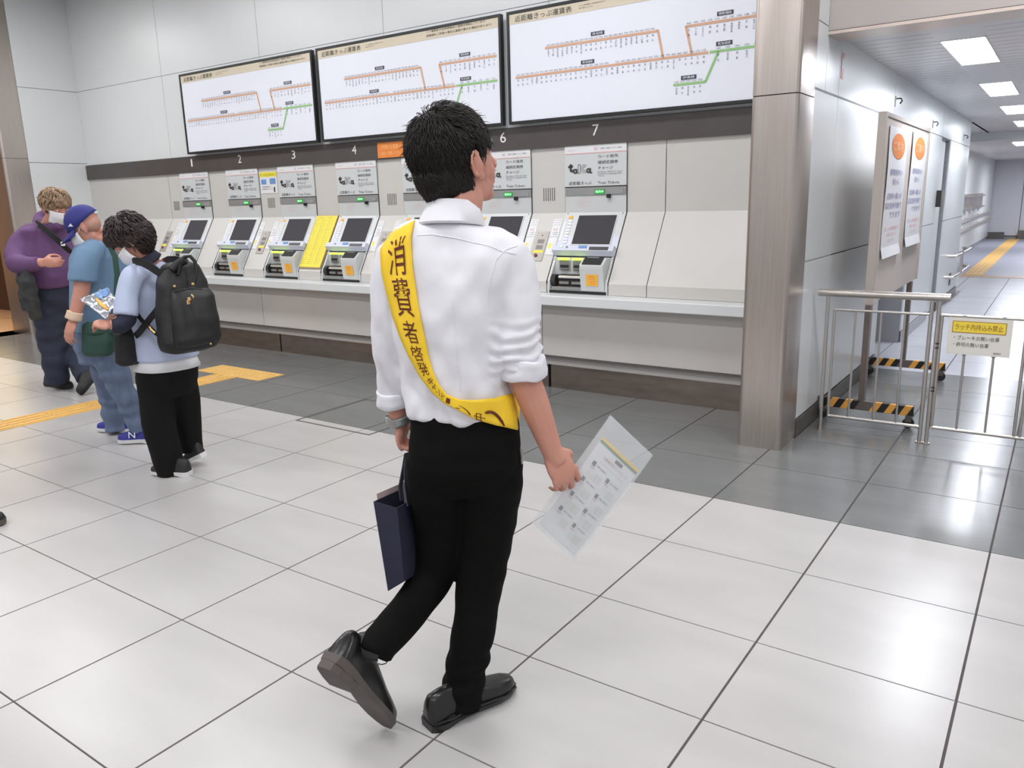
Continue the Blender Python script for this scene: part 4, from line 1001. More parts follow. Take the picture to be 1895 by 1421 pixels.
M['hair_black'] = mat('black_hair', (36, 32, 30), .5, var=.25, scale=40, spec=.35)
M['hair_brown'] = mat('ash_brown_hair', (150, 124, 98), .5, var=.25, scale=40)
M['hair_dark'] = mat('dark_brown_hair', (48, 36, 32), .45, var=.25, scale=40)
M['hair_grey'] = mat('grey_hair', (132, 122, 114), .5, var=.2, scale=40)
M['shirt'] = mat('white_cotton_shirt', (226, 225, 230), .7, var=.01, scale=6, bump=.08, bscale=600, sheen=.2)
M['trou'] = mat('black_trousers', (12, 12, 11), .85, var=.12, scale=9, bump=.08, bscale=500, spec=.12)
M['leather'] = mat('black_leather', (20, 19, 19), .3, var=.2, scale=30, bump=.12, coat=.15)
M['soleg'] = mat('dark_grey_sole', (86, 78, 74), .7, var=.12, scale=14, bump=.1)
M['sash'] = mat('yellow_sash_cloth', (247, 205, 45), .65, var=.03, scale=8, bump=.15, bscale=700)
M['sashink'] = mat('sash_brown_lettering', (98, 38, 16), .6, var=.03)
M['navy'] = mat('navy_bag_cloth', (36, 38, 58), .7, var=.12, scale=20, bump=.1, bscale=600)

def drape(seed=0, a=.004, f=9, fold=None):
    o = Vector((seed * 3.7, seed * 1.3, seed))
    def g(p, n):
        v = noise.noise((p + o) * f) * a + noise.noise((p + o) * f * 2.3) * a * .35
        if fold: v += fold(p)
        return v
    return g

# ------------------------------------------------------------------ the man in the white shirt
man = thing('person', 'man in white shirt with yellow sash and black trousers, walking away in the foreground', 'person', tuple(L(-.14, 2.05, 0)))
D0 = 2.08
FW = (FH * .97 + RH * .25).normalized(); SD = Vector((FW.y, -FW.x, 0))     # he faces away, a little to the right; SD points to his right
headc = at(846, 300, 2.12)
hd_f = (RH * .745 + FH * .667 + Vector((0, 0, .24))).normalized(); HB = basis(hd_f)
neck0 = at(852, 372, 2.10); neck1 = at(838, 425, 2.09)
shR = at(944, 478, 2.07); shL = at(728, 476, 2.09)
elR = at(962, 655, 2.05); wrR = at(1022, 836, 2.06); 
elL = at(716, 640, 2.10); wrL = at(739, 778, 2.16)
hipR = at(905, 850, 2.06); hipL = at(812, 848, 2.07)
knR = at(887, 1080, 2.10); anR = at(862, 1285, 2.035)
knL = at(800, 1085, 2.12); anL = at(690, 1205, 1.88)
# body: one continuous surface, hidden parts slimmer
b = MB(); head(b, headc, HB, 1.07, (neck0, neck1))
limb(b, [at(838, 425, 2.09), at(835, 480, 2.10), at(835, 540, 2.10), at(838, 700, 2.09), at(852, 840, 2.09)], [.05, .066, .078, .078, .08])
limb(b, [at(800, 455, 2.10), at(738, 482, 2.095), at(723, 560, 2.10), at(722, 640, 2.115), at(729, 735, 2.147), wrL], [.04, .038, .033, .028, .027, .0255])
limb(b, [at(870, 460, 2.10), at(936, 486, 2.08), at(960, 560, 2.06), at(959, 630, 2.05), at(968, 692, 2.05), at(990, 750, 2.05), wrR, wrR + (at(1052, 892, 2.07) - wrR) * .35], [.04, .042, .044, .044, .044, .041, .029, .026])
limb(b, [at(852, 830, 2.09), at(905, 860, 2.08), at(888, 1080, 2.105), anR], [.07, .06, .045, .033]); limb(b, [at(852, 830, 2.09), at(815, 860, 2.09), at(800, 1065, 2.13), at(757, 1130, 2.03), at(706, 1186, 1.905)], [.07, .06, .045, .04, .031])
limb(b, [anR, L(-.21, 2.01, .06), L(-.10, 2.09, .045)], [.033, .028, .018]); 0
# right hand hanging, holding the plastic folder between thumb and fingers
kd = (at(1052, 892, 2.07) - wrR); 
hand(b, wrR, None, kd, (RH * .80 + FH * .45), (FH * .8 - RH * .45), [(14, 38, 26), (18, 42, 28), (22, 44, 28), (26, 48, 30)], sc=1.10, spread=1.12)
kdl = at(746, 835, 2.17) - wrL
hand(b, wrL, None, kdl, (FH * .8 + RH * .1), (RH + Vector((0, 0, .1))), (60, 85, 55), sc=.95)
bm_ = fuse(b, .0042, 4, .5)
body = place('body', bm_, M['skin'], man)
eyes(headc, HB, 1.07, man)
# hair
def man_hair(q):     # q: direction on the skull, x forward, z up
    if abs(q.y) > .6 and -.15 < q.x < .28 and q.z < .34: return False
    if q.z < -.95: return False
    if q.x > .45 and q.z < .30: return False
    if q.x > -.12 and q.z < -.02 and abs(q.y) > .5: return q.x > .06 and q.x < .22 and q.z > -.30
    if q.x > .1 and q.z < -.1: return False
    return True
def flow_man(q): 
    s = Vector((.35, q.y * .8, -1.0))
    if q.z > .55: s = Vector((.9 if q.x > -.3 else -.4, q.y * 1.2, -.3))
    if q.x < -.3: s = Vector((-.1, q.y * .3, -1))
    return s
hb = MB()
for p, r_ in (((-.022, 0, .045), (.104, .087, .094)), ((-.060, 0, -.005), (.066, .074, .082)), ((-.062, 0, -.055), (.045, .060, .055)), ((.025, 0, .074), (.062, .070, .046)), ((.0, .062, .04), (.045, .018, .045)), ((.0, -.062, .04), (.045, .018, .045)), ((.052, 0, .064), (.028, .058, .030))):
    hb.ell(headc + HB @ Vector(p), r_, HB, 20, 14)
hair = place('hair', fuse(hb, .006, 6), M['hair_black'], man, disp=lambda p, n: noise.noise(p * 45) * .006 + noise.noise(Vector((p.x * 160, p.y * 160, p.z * 25))) * .003)
tufts('hair_locks', headc, HB, 1.0, hair, M['hair_black'], 6500, .054, 3, man_hair, rad=(.107, .089, .100), off=(-.021, 0, .040), flow=flow_man, lift=.09, w=.00115)
tufts('nape_locks', headc, HB, 1.0, hair, M['hair_black'], 3000, .032, 5, lambda q: q.x < -.1 and q.z < .15 and q.z > -.97, rad=(.118, .082, .114), off=(-.014, 0, -.008), flow=lambda q: Vector((.1, 0, -1)), lift=.04, w=.0011)
tufts('fringe_locks', headc, HB, 1.0, hair, M['hair_black'], 1300, .045, 11, lambda q: q.x > .25 and q.z > .12, rad=(.116, .092, .106), off=(-.021, 0, .042), flow=lambda q: Vector((.5, q.y * .8, -.7)), lift=.06, w=.0013)
tufts('top_locks', headc, HB, 1.0, hair, M['hair_black'], 260, .042, 9, lambda q: q.z > .72, rad=(.104, .087, .100), off=(-.022, 0, .045), flow=lambda q: Vector((.4 + q.x, q.y, 0)), lift=.6, w=.0008)
# shirt
s = MB()
def ring(u, v, d, hw, dep, tw=0.0):
    c = at(u, v, d); a = Matrix.Rotation(tw, 3, 'Z') @ SD; f_ = Matrix.Rotation(tw, 3, 'Z') @ FW
    return (c, a * hw, dep, f_)
loft(s, [ring(835, 402, 2.085, .068, .060), ring(836, 420, 2.085, .095, .072), ring(837, 445, 2.085, .145, .082), ring(837, 475, 2.085, .170, .098), ring(836, 520, 2.085, .172, .112),
         ring(836, 580, 2.085, .163, .118), ring(838, 640, 2.085, .155, .115), ring(842, 700, 2.085, .150, .112), ring(848, 735, 2.085, .152, .112), ring(853, 765, 2.085, .150, .110)], 32, 2.3)
limb(s, [at(880, 458, 2.09), at(936, 486, 2.08), at(957, 560, 2.06), at(958, 630, 2.05), at(966, 688, 2.05)], [.070, .068, .064, .062, .058], 20)
limb(s, [at(790, 455, 2.09), at(732, 480, 2.095), at(723, 560, 2.10), at(722, 640, 2.115), at(729, 742, 2.15)], [.068, .062, .052, .046, .041], 20)
sm_ = fuse(s, .0065, 7, .6)
axR = [at(945, 482, 2.075), at(966, 690, 2.05)]
def shirt_fold(p):
    v = 0.0
    # crumpled rolled sleeve on his right arm
    d = (p - at(962, 640, 2.05)); 
    if d.length < .2:
        z = p.z; k = max(0, 1 - abs(z - at(962, 645, 2.05).z) / .10)
        side = max(0, min(1, (p.dot(RH) - at(900, 600, 2.05).dot(RH)) / .02))
        v += k * side * (.007 * math.sin(z * 190 + 5 * noise.noise(p * 12)) + .006 * noise.noise(p * 30))
    # long soft folds over the back running to the right arm and to the waist
    q = p.dot(RH) * 1.0 + p.z * .55
    v += .0075 * noise.noise(Vector((q * 16, p.z * 3, 1.5))) * 1.3
    q2 = p.dot(RH) * .8 - p.z * .5
    v += .0065 * noise.noise(Vector((q2 * 20, p.z * 4, 7.5)))
    if p.z < at(0 + 840, 690, 2.08).z: v += .005 * abs(math.sin(p.dot(RH) * 45 + 3 * noise.noise(p * 8))) * min(1, (at(840, 690, 2.08).z - p.z) / .04)
    return v
shirt = place('shirt', sm_, M['shirt'], man, disp=drape(1, .005, 11, shirt_fold))
def seam(pts, name='seam'):
    q = []
    for u, v in pts:
        d = (at(u, v, 2) - CAM0).normalized(); h = BV0.ray_cast(CAM0, d)
        if h[0] is not None: q.append(h[0])
    P_ = []
    for i in range(len(q) - 1):
        for k in range(5): P_.append(q[i].lerp(q[i + 1], k / 5))
    P2 = []
    for x in P_ + [q[-1]]:
        h = BV0.find_nearest(x); P2.append(h[0] + h[1] * .0004)
    MB().tube(P2, .0016, 6).build(name, M['shirt'], shirt, smooth=True)
CAM0 = Vector((0, 0, CAMH))
BV0 = BVHTree.FromPolygons([v.co + WL[shirt.name] for v in shirt.data.vertices], [tuple(p.vertices) for p in shirt.data.polygons])
seam([(772, 436), (800, 434), (840, 440), (880, 450), (925, 464), (955, 470)])
seam([(958, 455), (935, 462), (918, 480), (908, 510), (902, 545), (901, 580)])
seam([(838, 560), (842, 620), (848, 680), (852, 725)])
# collar
cb = MB(); cr = []
for k in range(25):
    a = 2 * math.pi * k / 24; 
    cr.append((math.cos(a), math.sin(a)))
lo = at(835, 412, 2.082); hi = at(838, 377, 2.092)
vs = []; 
for (c_, rx, ry) in ((lo, .076, .068), (hi, .060, .058), (hi + Vector((0, 0, .002)), .064, .062), (hi + Vector((0, 0, -.012)), .072, .068), (lo + Vector((0, 0, -.004)), .090, .084), (lo + Vector((0, 0, -.010)), .087, .080)):
    for x, y in cr[:-1]: vs.append(c_ + SD * (x * rx) + FW * (y * ry) + Vector((0, 0, .012 * max(0, -y) - .018 * max(0, y))))
fs = [(r_ * 24 + k, r_ * 24 + (k + 1) % 24, (r_ + 1) * 24 + (k + 1) % 24, (r_ + 1) * 24 + k) for r_ in range(5) for k in range(24)]
cb.add(vs, fs).build('collar', M['shirt'], shirt, smooth=True, angle=60)
def cuff(c0, c1, r0, r1, name='rolled_cuff', m='shirt', parent=None, seed=1, amp=.004):
    """thick turned-up cuff around a limb"""
    c0, c1 = Vector(c0), Vector(c1); ax = (c1 - c0).normalized(); a = ax.cross(Vector((.3, 1, .1))).normalized(); b_ = ax.cross(a); n = 28
    mb = MB(); vs = []
    prof = [(0, r0 - .004), (0, r0 + .006), (.08, r0 + .009), (.30, r0 + .008 + (r1 - r0) * .3), (.6, r0 + .010 + (r1 - r0) * .6), (.92, r1 + .011), (1.0, r1 + .007), (1.0, r1 - .003), (.9, r1 - .006)]
    for t_, rr in prof:
        for k in range(n):
            an = 2 * math.pi * k / n; w_ = rr + amp * noise.noise(Vector((math.cos(an) * 2, math.sin(an) * 2, seed + t_ * 3)))
            vs.append(c0.lerp(c1, t_) + (a * math.cos(an) + b_ * math.sin(an)) * w_ + ax * (.006 * noise.noise(Vector((math.cos(an) * 1.5, math.sin(an) * 1.5, seed * 2)))))
    fs = [(r_ * n + k, r_ * n + (k + 1) % n, (r_ + 1) * n + (k + 1) % n, (r_ + 1) * n + k) for r_ in range(len(prof) - 1) for k in range(n)]
    return mb.add(vs, fs).build(name, M[m], parent, smooth=True, angle=False)
cuff(at(965, 662, 2.05), at(966, 698, 2.05), .054, .056, parent=shirt, seed=2, amp=.012)
cuff(at(727, 722, 2.145), at(729, 750, 2.152), .038, .037, parent=shirt, seed=5)
# trousers
s = MB()
loft(s, [ring(856, 748, 2.085, .143, .102), ring(858, 770, 2.085, .148, .108), ring(860, 810, 2.08, .153, .120), ring(861, 850, 2.075, .154, .122), ring(860, 885, 2.078, .138, .105), ring(860, 905, 2.08, .10, .08)], 32, 2.4)
limb(s, [at(908, 850, 2.07), at(908, 900, 2.08), at(900, 990, 2.10), at(888, 1080, 2.105), at(874, 1180, 2.07), at(857, 1265, 2.045), at(856, 1306, 2.035)], [.092, .090, .078, .069, .063, .060, .061], 22)
limb(s, [at(812, 850, 2.075), at(812, 900, 2.09), at(815, 990, 2.12), at(800, 1065, 2.13), at(757, 1130, 2.03), at(703, 1190, 1.90), at(692, 1212, 1.875)], [.091, .088, .073, .064, .057, .051, .050], 22)
def trou_fold(p):
    v = .004 * noise.noise(Vector((p.dot(RH) * 9, p.dot(FH) * 9, p.z * 22)))
    z0 = at(858, 1240, 2.04).z
    if p.z < z0 + .1: v += .0035 * math.sin(p.z * 95 + 3 * noise.noise(p * 7)) * min(1, (z0 + .1 - p.z) / .08)
    return v
trou = place('trousers', fuse(s, .0065, 7, .6), M['trou'], man, disp=drape(3, .003, 8, trou_fold))
MB().tube([at(752, 748, 2.0), at(754, 750, 1.99)], .004, 6)
# key chain glint at the right hip
tubeo('belt_clip', [at(964, 830, 2.05), at(966, 845, 2.05), at(965, 858, 2.05)], .005, M['chrome'], trou, 8)
# shoes
shr, P = shoe('shoe', L(-.268, 1.962, 0), L(-.020, 2.150, 0), (0, 0, 1), man, M['leather'], M['black'], h=.088, width=.050)
tubeo('lace', [P(.50, .012, .088), P(.56, -.014, .082), P(.60, .014, .076), P(.64, -.012, .068)], .0025, M['black'], shr, 6)
MB().tube([P(.04, .036, .03), P(.2, .049, .034), P(.4, .044, .034), P(.6, .05, .03), P(.78, .055, .027), P(.95, .034, .023), P(1.0, 0, .022), P(.95, -.034, .023), P(.78, -.055, .027), P(.6, -.05, .03), P(.4, -.044, .034), P(.2, -.049, .034), P(.04, -.036, .03)], .0035, 6).build('welt', M['leather'], shr, smooth=True)
toeL = L(-.385, 1.955, .004); heL = at(608, 1222, 1.795)
fwd_ = (toeL - heL).normalized(); upn = (FH * .80 + RH * .48 + Vector((0, 0, .30)))
shl, P = shoe('shoe', heL, toeL, upn, man, M['leather'], M['soleg'], h=.088, width=.050, bend=.0)
MBs = MB(); limb(MBs, [at(700, 1195, 1.90), P(.20, .0, .085), P(.34, 0, .05)], [.040, .036, .028], 16); MBs.build('sock', M['black'], man, smooth=True)
hv = [P(a, s_, u_) for u_ in (-.022, 0.001) for a, s_ in ((.0, .022), (.06, .036), (.18, .043), (.28, .041), (.28, -.041), (.18, -.043), (.06, -.036), (.0, -.022))]
MB().add(hv, [tuple(range(8))[::-1], tuple(range(8, 16))] + [(i, (i + 1) % 8, 8 + (i + 1) % 8, 8 + i) for i in range(8)]).build('heel_block', M['soleg'], shl)
lc = [P(.42, .0, .085), P(.50, .012, .080), P(.56, -.012, .072), P(.60, .012, .066)]
tubeo('lace', lc, .0028, M['black'], shl, 6)
q = P(.44, .0, .10); tubeo('lace_loop', [q] + [q + RH * (.018 - .018 * math.cos(a_)) + Vector((0, 0, .014 * math.sin(a_))) for a_ in (.5, 1.2, 1.9, 2.6, 3.3, 4.0, 4.7, 5.4)] + [q, q + RH * .004 - Vector((0, 0, .03)), q + RH * .001 - Vector((0, 0, .07))], .0016, M['black'], shl, 6)
# wristwatch
wv = (wrL - elL).normalized()
wt = cuff(wrL - wv * .020, wrL + wv * .006, .026, .026, name='watch_strap', m='strip', parent=man, seed=3, amp=0)
MB().tube([wrL - RH * .028 - wv * .007, wrL - RH * .036 - wv * .007], .014, 14).build('watch_case', M['chrome'], wt, smooth=True)

# sash: follows the shirt from the left shoulder to the right hip, then loops to the front
def bvh_of(objs):
    vs = []; fs = []
    for o in objs:
        off = WL[o.name]; k = len(vs); vs += [v.co + off for v in o.data.vertices]; fs += [tuple(i + k for i in p.vertices) for p in o.data.polygons]
    return BVHTree.FromPolygons(vs, fs)
bv = bvh_of([shirt, trou])
CAMP = Vector((0, 0, CAMH))
def on_back(u, v, off=.007, dflt=None):
    d = (at(u, v, 2) - CAMP).normalized(); h = bv.ray_cast(CAMP, d)
    if h[0] is None or h[0].dot(FH) > 2.12: return None
    return h[0] - FH * off + Vector((0, 0, .001))
Lf = [(722, 432), (704, 462), (706, 500), (715, 540), (727, 585), (741, 625), (758, 662), (778, 697), (800, 726), (822, 745)]
Rt = [(768, 408), (761, 440), (764, 495), (771, 540), (779, 590), (788, 630), (795, 662), (803, 690), (812, 709), (826, 728)]
Lf2 = [(822, 745), (848, 757), (880, 773), (920, 786), (958, 795)]
Rt2 = [(826, 728), (850, 737), (880, 738), (915, 735), (948, 727)]
def sm1(pts, n):
    out = []
    for i in range(n + 1):
        t_ = i / n * (len(pts) - 1); k = min(int(t_), len(pts) - 2); f_ = t_ - k
        out.append((pts[k][0] * (1 - f_) + pts[k + 1][0] * f_, pts[k][1] * (1 - f_) + pts[k + 1][1] * f_))
    return out
A1 = sm1(Lf, 48); B1 = sm1(Rt, 48); A2 = sm1(Lf2, 16)[1:]; B2 = sm1(Rt2, 16)[1:]
rows = []
for (a, b_) in zip(A1 + A2, B1 + B2):
    row = []
    for k in range(7):
        t_ = k / 6; row.append(on_back(a[0] * (1 - t_) + b_[0] * t_, a[1] * (1 - t_) + b_[1] * t_, .008))
    ok = [k for k in range(7) if row[k] is not None]
    for k in range(7):
        if row[k] is None:
            t_ = k / 6; j = min(ok, key=lambda q: abs(q - k)) if ok else None
            dd = row[j].dot(FH) + .012 * abs(j - k) if ok else (rows[-1][k].dot(FH) if rows else 2.03)
            row[k] = at(a[0] * (1 - t_) + b_[0] * t_, a[1] * (1 - t_) + b_[1] * t_, dd)
    rows.append(row)
# the lower loop hangs clear of the waist
for i in range(len(A1), len(rows)):
    w_ = (i - len(A1)) / (len(A2) - 1)
    for k in range(7): rows[i][k] = rows[i][k] - FH * (.010 * math.sin(math.pi * min(1, w_ * 1.2)) ) 
for _ in range(3):   # smooth depth only
    for i in range(1, len(rows) - 1):
        for k in range(7):
            dd = (rows[i - 1][k].dot(FH) + rows[i + 1][k].dot(FH)) / 2 - rows[i][k].dot(FH)
            rows[i][k] = rows[i][k] + FH * min(0, dd) * .8
# front run: over the shoulder and round the hip to close the loop
front = []
nF = 26
top = rows[0]; end = rows[-1]
for i in range(1, nF):
    t_ = i / nF; row = []
    for k in range(7):
        a = top[k]; b_ = end[k]
        c_ = a.lerp(b_, t_); bulge = math.sin(math.pi * t_)
        fr_ = c_ + FH * (.285 * bulge ** .5) + Vector((0, 0, .055 * math.sin(math.pi * t_) * (1 - t_)))
        if t_ > .8: fr_ += RH * .035 * math.sin(math.pi * (t_ - .8) / .2)
        row.append(fr_)
    front.append(row)
full = rows + front[::-1]
mb = MB(); vs = [p for r_ in full for p in r_]; R_ = len(full)
fs = [(i * 7 + k, i * 7 + k + 1, ((i + 1) % R_) * 7 + k + 1, ((i + 1) % R_) * 7 + k) for i in range(R_) for k in range(6)]
mb.add(vs, fs)
sash = mb.build('sash', M['sash'], man, smooth=True, angle=False)
md = sash.modifiers.new('t', 'SOLIDIFY'); md.thickness = .0015; md.offset = 0
def sash_pt(s_, t_, off=.0025):
    """s: 0..1 down the back run, t: 0..1 across"""
    x = s_ * (len(rows) - 1); i = min(int(x), len(rows) - 2); f_ = x - i; y = t_ * 6; k = min(int(y), 5); g_ = y - k
    p = (rows[i][k] * (1 - f_) + rows[i + 1][k] * f_) * (1 - g_) + (rows[i][k + 1] * (1 - f_) + rows[i + 1][k + 1] * f_) * g_
    return p - FH * off
r = MB()
CH = [('消', .055, .19, .25, .80), ('費', .20, .33, .24, .80), ('者', .345, .435, .24, .76), ('啓', .445, .515, .22, .74), ('発', .52, .585, .22, .74), ('キ', .60, .64, .25, .72), ('ャ', .645, .672, .25, .7), ('ン', .68, .71, .25, .7), ('ペ', .715, .745, .2, .7), ('ー', .755, .775, .2, .7), ('ン', .80, .86, .10, .5), ('中', .87, .905, .0, .35)]
for ch, s0, s1, t0, t1 in CH:
    vs_, fs_2 = glyphs(ch, 2); ax = min(v[0] for v in vs_); bx_ = max(v[0] for v in vs_); az = min(v[1] for v in vs_); bz_ = max(v[1] for v in vs_)
    r.add([sash_pt(s0 + (bz_ - y) / max(1e-6, bz_ - az) * (s1 - s0), t0 + (x - ax) / (bx_ - ax) * (t1 - t0)) for x, y in vs_], fs_2)
pts = [sash_pt(.905 + .055 * k / 8, .42 - .38 * (k / 8) ** 2.2 + .12 * math.sin(k / 8 * math.pi)) for k in range(9)]
r.tube(pts, [.002] + [.0042] * 7 + [.002], 6)
r.build('sash_lettering', M['sashink'], sash)

# navy paper-style tote in his left hand
t = thing('tote_bag', 'tall navy tote bag held low in the white-shirted man\'s left hand', 'bag', tuple(at(760, 930, 2.12)))
def q4(u, v, d): return at(u, v, d)
A = [at(691, 928, 2.03), at(735, 940, 2.03), at(800, 902, 2.25), at(757, 898, 2.25)]           # top rim
Bm = [at(718, 1094, 2.03), at(748, 1076, 2.03), at(815, 1035, 2.25), at(780, 1040, 2.25)]
mb = MB(); th = .0
vs = A + Bm; mb.add(vs, [(4, 5, 6, 7), (0, 1, 5, 4), (1, 2, 6, 5), (2, 3, 7, 6), (3, 0, 4, 7)])
bag = mb.build('bag_body', M['navy'], t); md = bag.modifiers.new('s', 'SOLIDIFY'); md.thickness = .003
c1 = A[0].lerp(A[3], .35); c2 = A[0].lerp(A[3], .75); top_ = at(752, 838, 2.18)
def band(pts, w, name, m, parent, side):
    mb = MB(); vs = []; fs = []
    for i, p in enumerate(pts):
        s_ = side * w; nn = Vector((0, 0, 1)).cross(side).normalized() * .0015
        vs += [p - s_ - nn, p + s_ - nn, p + s_ + nn, p - s_ + nn]
    for i in range(len(pts) - 1):
        a = 4 * i; fs += [(a + k, a + (k + 1) % 4, a + 4 + (k + 1) % 4, a + 4 + k) for k in range(4)]
    fs += [(0, 3, 2, 1), tuple(4 * (len(pts) - 1) + k for k in range(4))]
    return mb.add(vs, fs).build(name, m, parent)
sdv = (A[3] - A[0]).normalized()
band([at(744, 925, 2.12), at(741, 900, 2.14), at(748, 862, 2.17), top_, at(757, 862, 2.20), at(768, 905, 2.21)], .012, 'handle', M['navy'], t, sdv)
band([at(757, 935, 2.07), at(752, 900, 2.11), at(751, 862, 2.15), top_ + RH * .004, at(762, 862, 2.18), at(777, 905, 2.2)], .012, 'handle', M['navy'], t, sdv)
pk = thing('document', 'pale pink sheaf of papers sticking out of the navy tote bag', 'papers', tuple(at(725, 915, 2.14)))
a0, a1, a2, a3 = at(697, 914, 2.09), at(752, 890, 2.22), at(760, 960, 2.22), at(708, 990, 2.09)
mb = MB(); nn = FH * .006 + RH * .004
mb.add([a0, a1, a2, a3, a0 + nn, a1 + nn, a2 + nn, a3 + nn], [(0, 1, 2, 3), (4, 7, 6, 5), (0, 4, 5, 1), (1, 5, 6, 2), (2, 6, 7, 3), (3, 7, 4, 0)])
mb.build('sheets', mat('pale_pink_paper', (222, 196, 192), .6, var=.03), pk)

# plastic folder with leaflet in his right hand
dF = 2.115
f0, f1, f2, f3 = at(1130, 768, dF + .01), at(1208, 842, dF + .03), at(1062, 1036, dF + .01), at(984, 966, dF - .01)
t = thing('plastic_folder', 'clear plastic folder with printed white leaflet inside, held in the man\'s right hand', 'folder', tuple((f0 + f2) / 2))
def FM(a, b, off=0.0):
    p = (f0 * (1 - a) + f1 * a) * (1 - b) + (f3 * (1 - a) + f2 * a) * b
    nrm = (f1 - f0).cross(f3 - f0).normalized()
    if nrm.dot(FH) > 0: nrm = -nrm
    return p + nrm * (off + .010 * math.sin(a * math.pi) + .008 * math.sin(b * 3))
def sheet(a0, a1, b0, b1, off, name, m, parent, n=10, th=.0008):
    mb = MB(); vs = []; 
    for i in range(n + 1):
        for j in range(n + 1): vs.append(FM(a0 + (a1 - a0) * i / n, b0 + (b1 - b0) * j / n, off))
    for i in range(n + 1):
        for j in range(n + 1): vs.append(FM(a0 + (a1 - a0) * i / n, b0 + (b1 - b0) * j / n, off - th))
    K = (n + 1) ** 2; fs = []
    for i in range(n):
        for j in range(n):
            a = i * (n + 1) + j; fs += [(a, a + 1, a + n + 2, a + n + 1), (K + a, K + a + n + 1, K + a + n + 2, K + a + 1)]
    for i in range(n):
        fs += [(i * (n + 1), (i + 1) * (n + 1), K + (i + 1) * (n + 1), K + i * (n + 1)), (i * (n + 1) + n, K + i * (n + 1) + n, K + (i + 1) * (n + 1) + n, (i + 1) * (n + 1) + n), (i, K + i, K + i + 1, i + 1), (n * (n + 1) + i, n * (n + 1) + i + 1, K + n * (n + 1) + i + 1, K + n * (n + 1) + i)]
    return mb.add(vs, fs).build(name, m, parent, smooth=True, angle=60)
M['clear'] = mat('clear_plastic', (235, 238, 240), .12, alpha=.22, spec=.8, coat=.5)
sheet(0, 1, 0, 1, .003, 'front_cover', M['clear'], t); sheet(0, 1, 0, 1, -.004, 'back_cover', M['clear'], t)
lf = sheet(.10, .95, .16, .97, .000, 'leaflet', M['paper'], t)
sheet(.10, .95, .155, .175, .0012, 'yellow_edge', M['sash'], t); sheet(.10, .95, .175, .195, .0012, 'green_edge', mat('leaflet_green', (84, 134, 70), .5, var=.02), t)
fm = lambda a, b: FM(a, 1 - b, .0014)
r = MB(); r2 = MB(); r3 = MB()
put_text(r3, '消費者啓発パンフレット', .30, .85, .725, .700 + .05, fm, 1)
put_text(r, '・・・・・・・・・・・・', .30, .80, .69, .70, fm, 1)
r.add([fm(a, b) for a, b in ((.50, .765), (.66, .765), (.66, .79), (.50, .79))], [(0, 1, 2, 3)])
for col, a in ((0, .20), (1, .56)):
    for k, b_ in enumerate((.64, .50, .36, .22)):
        if col == 1: b_ = b_ - .03
        r.add([fm(x, y) for x, y in ((a, b_), (a + .06, b_), (a + .06, b_ + .035), (a, b_ + .035))], [(0, 1, 2, 3)])
        put_text(r, 'ご案内 相談窓口', a + .08, a + .30, b_ + .012, b_ + .026, fm, 1)
        put_text(r3, '消費者', a, a + .09, b_ - .022, b_ - .008, fm, 1)
        for q_ in range(4): put_text(r2, 'くらしの相談 電話', a + .02, a + .30, b_ - .042 - q_ * .016, b_ - .032 - q_ * .016, fm, 1)
r.build('lettering', M['ink'], lf); r3.build('pink_lettering', mat('leaflet_pink', (196, 140, 140), .5, var=.02), lf); r2.build('pale_lettering', mat('leaflet_tan', (196, 190, 170), .5, var=.02), lf)

# ------------------------------------------------------------------ three people near the counter on the left
def ring3(u, v, d, hw, dep, fw):
    fw = Vector((fw.x, fw.y, 0)).normalized(); sd = Vector((fw.y, -fw.x, 0)); return (at(u, v, d), sd * hw, dep, fw)
M['lblue'] = mat('pale_blue_polo', (184, 194, 220), .75, var=.02, scale=8, bump=.1, bscale=400)
M['navycloth'] = mat('navy_sleeve', (24, 28, 48), .75, var=.1, scale=10)
M['blacktr'] = mat('loose_black_trousers', (18, 17, 18), .8, var=.1, scale=10, spec=.2)
M['whitehem'] = mat('white_hem', (228, 228, 230), .7, var=.01)
M['jeans'] = mat('washed_blue_jeans', (98, 112, 138), .8, var=.16, scale=12, stretch=(2, 2, .6), bump=.1, bscale=500)
M['djeans'] = mat('dark_indigo_jeans', (42, 48, 66), .8, var=.2, scale=8, bump=.1, bscale=400)
M['tee'] = mat('steel_blue_tee', (110, 140, 168), .8, var=.05, scale=8, bump=.1, bscale=400)
M['purple'] = mat('purple_sweatshirt', (102, 70, 112), .85, var=.08, scale=10, bump=.15, bscale=300)
M['capm'] = mat('royal_blue_cap', (42, 46, 122), .7, var=.06, scale=14)
M['maskm'] = mat('white_face_mask', (228, 228, 230), .7, var=.01)
M['bagb'] = mat('black_nylon', (17, 17, 17), .55, var=.2, scale=14, bump=.1, bscale=300)
M['bagg'] = mat('dark_green_bag', (42, 72, 62), .7, var=.1, scale=14, bump=.1, bscale=300)
M['gold'] = mat('gold_metal', (214, 180, 120), .3, 1.0, var=.02)
M['tan_tag'] = mat('tan_tag', (214, 170, 110), .5, var=.02)
M['sneak'] = mat('blue_sneaker', (44, 46, 134), .6, var=.08, scale=30)
M['solew'] = mat('white_sole', (222, 222, 222), .5, var=.01)
M['film'] = mat('shiny_plastic_film', (214, 220, 228), .14, .55, var=.25, scale=16, stretch=(1, 1, 5), alpha=.85)
M['band'] = mat('beige_bandage', (222, 194, 168), .8, var=.02)
def eclipse(): pass
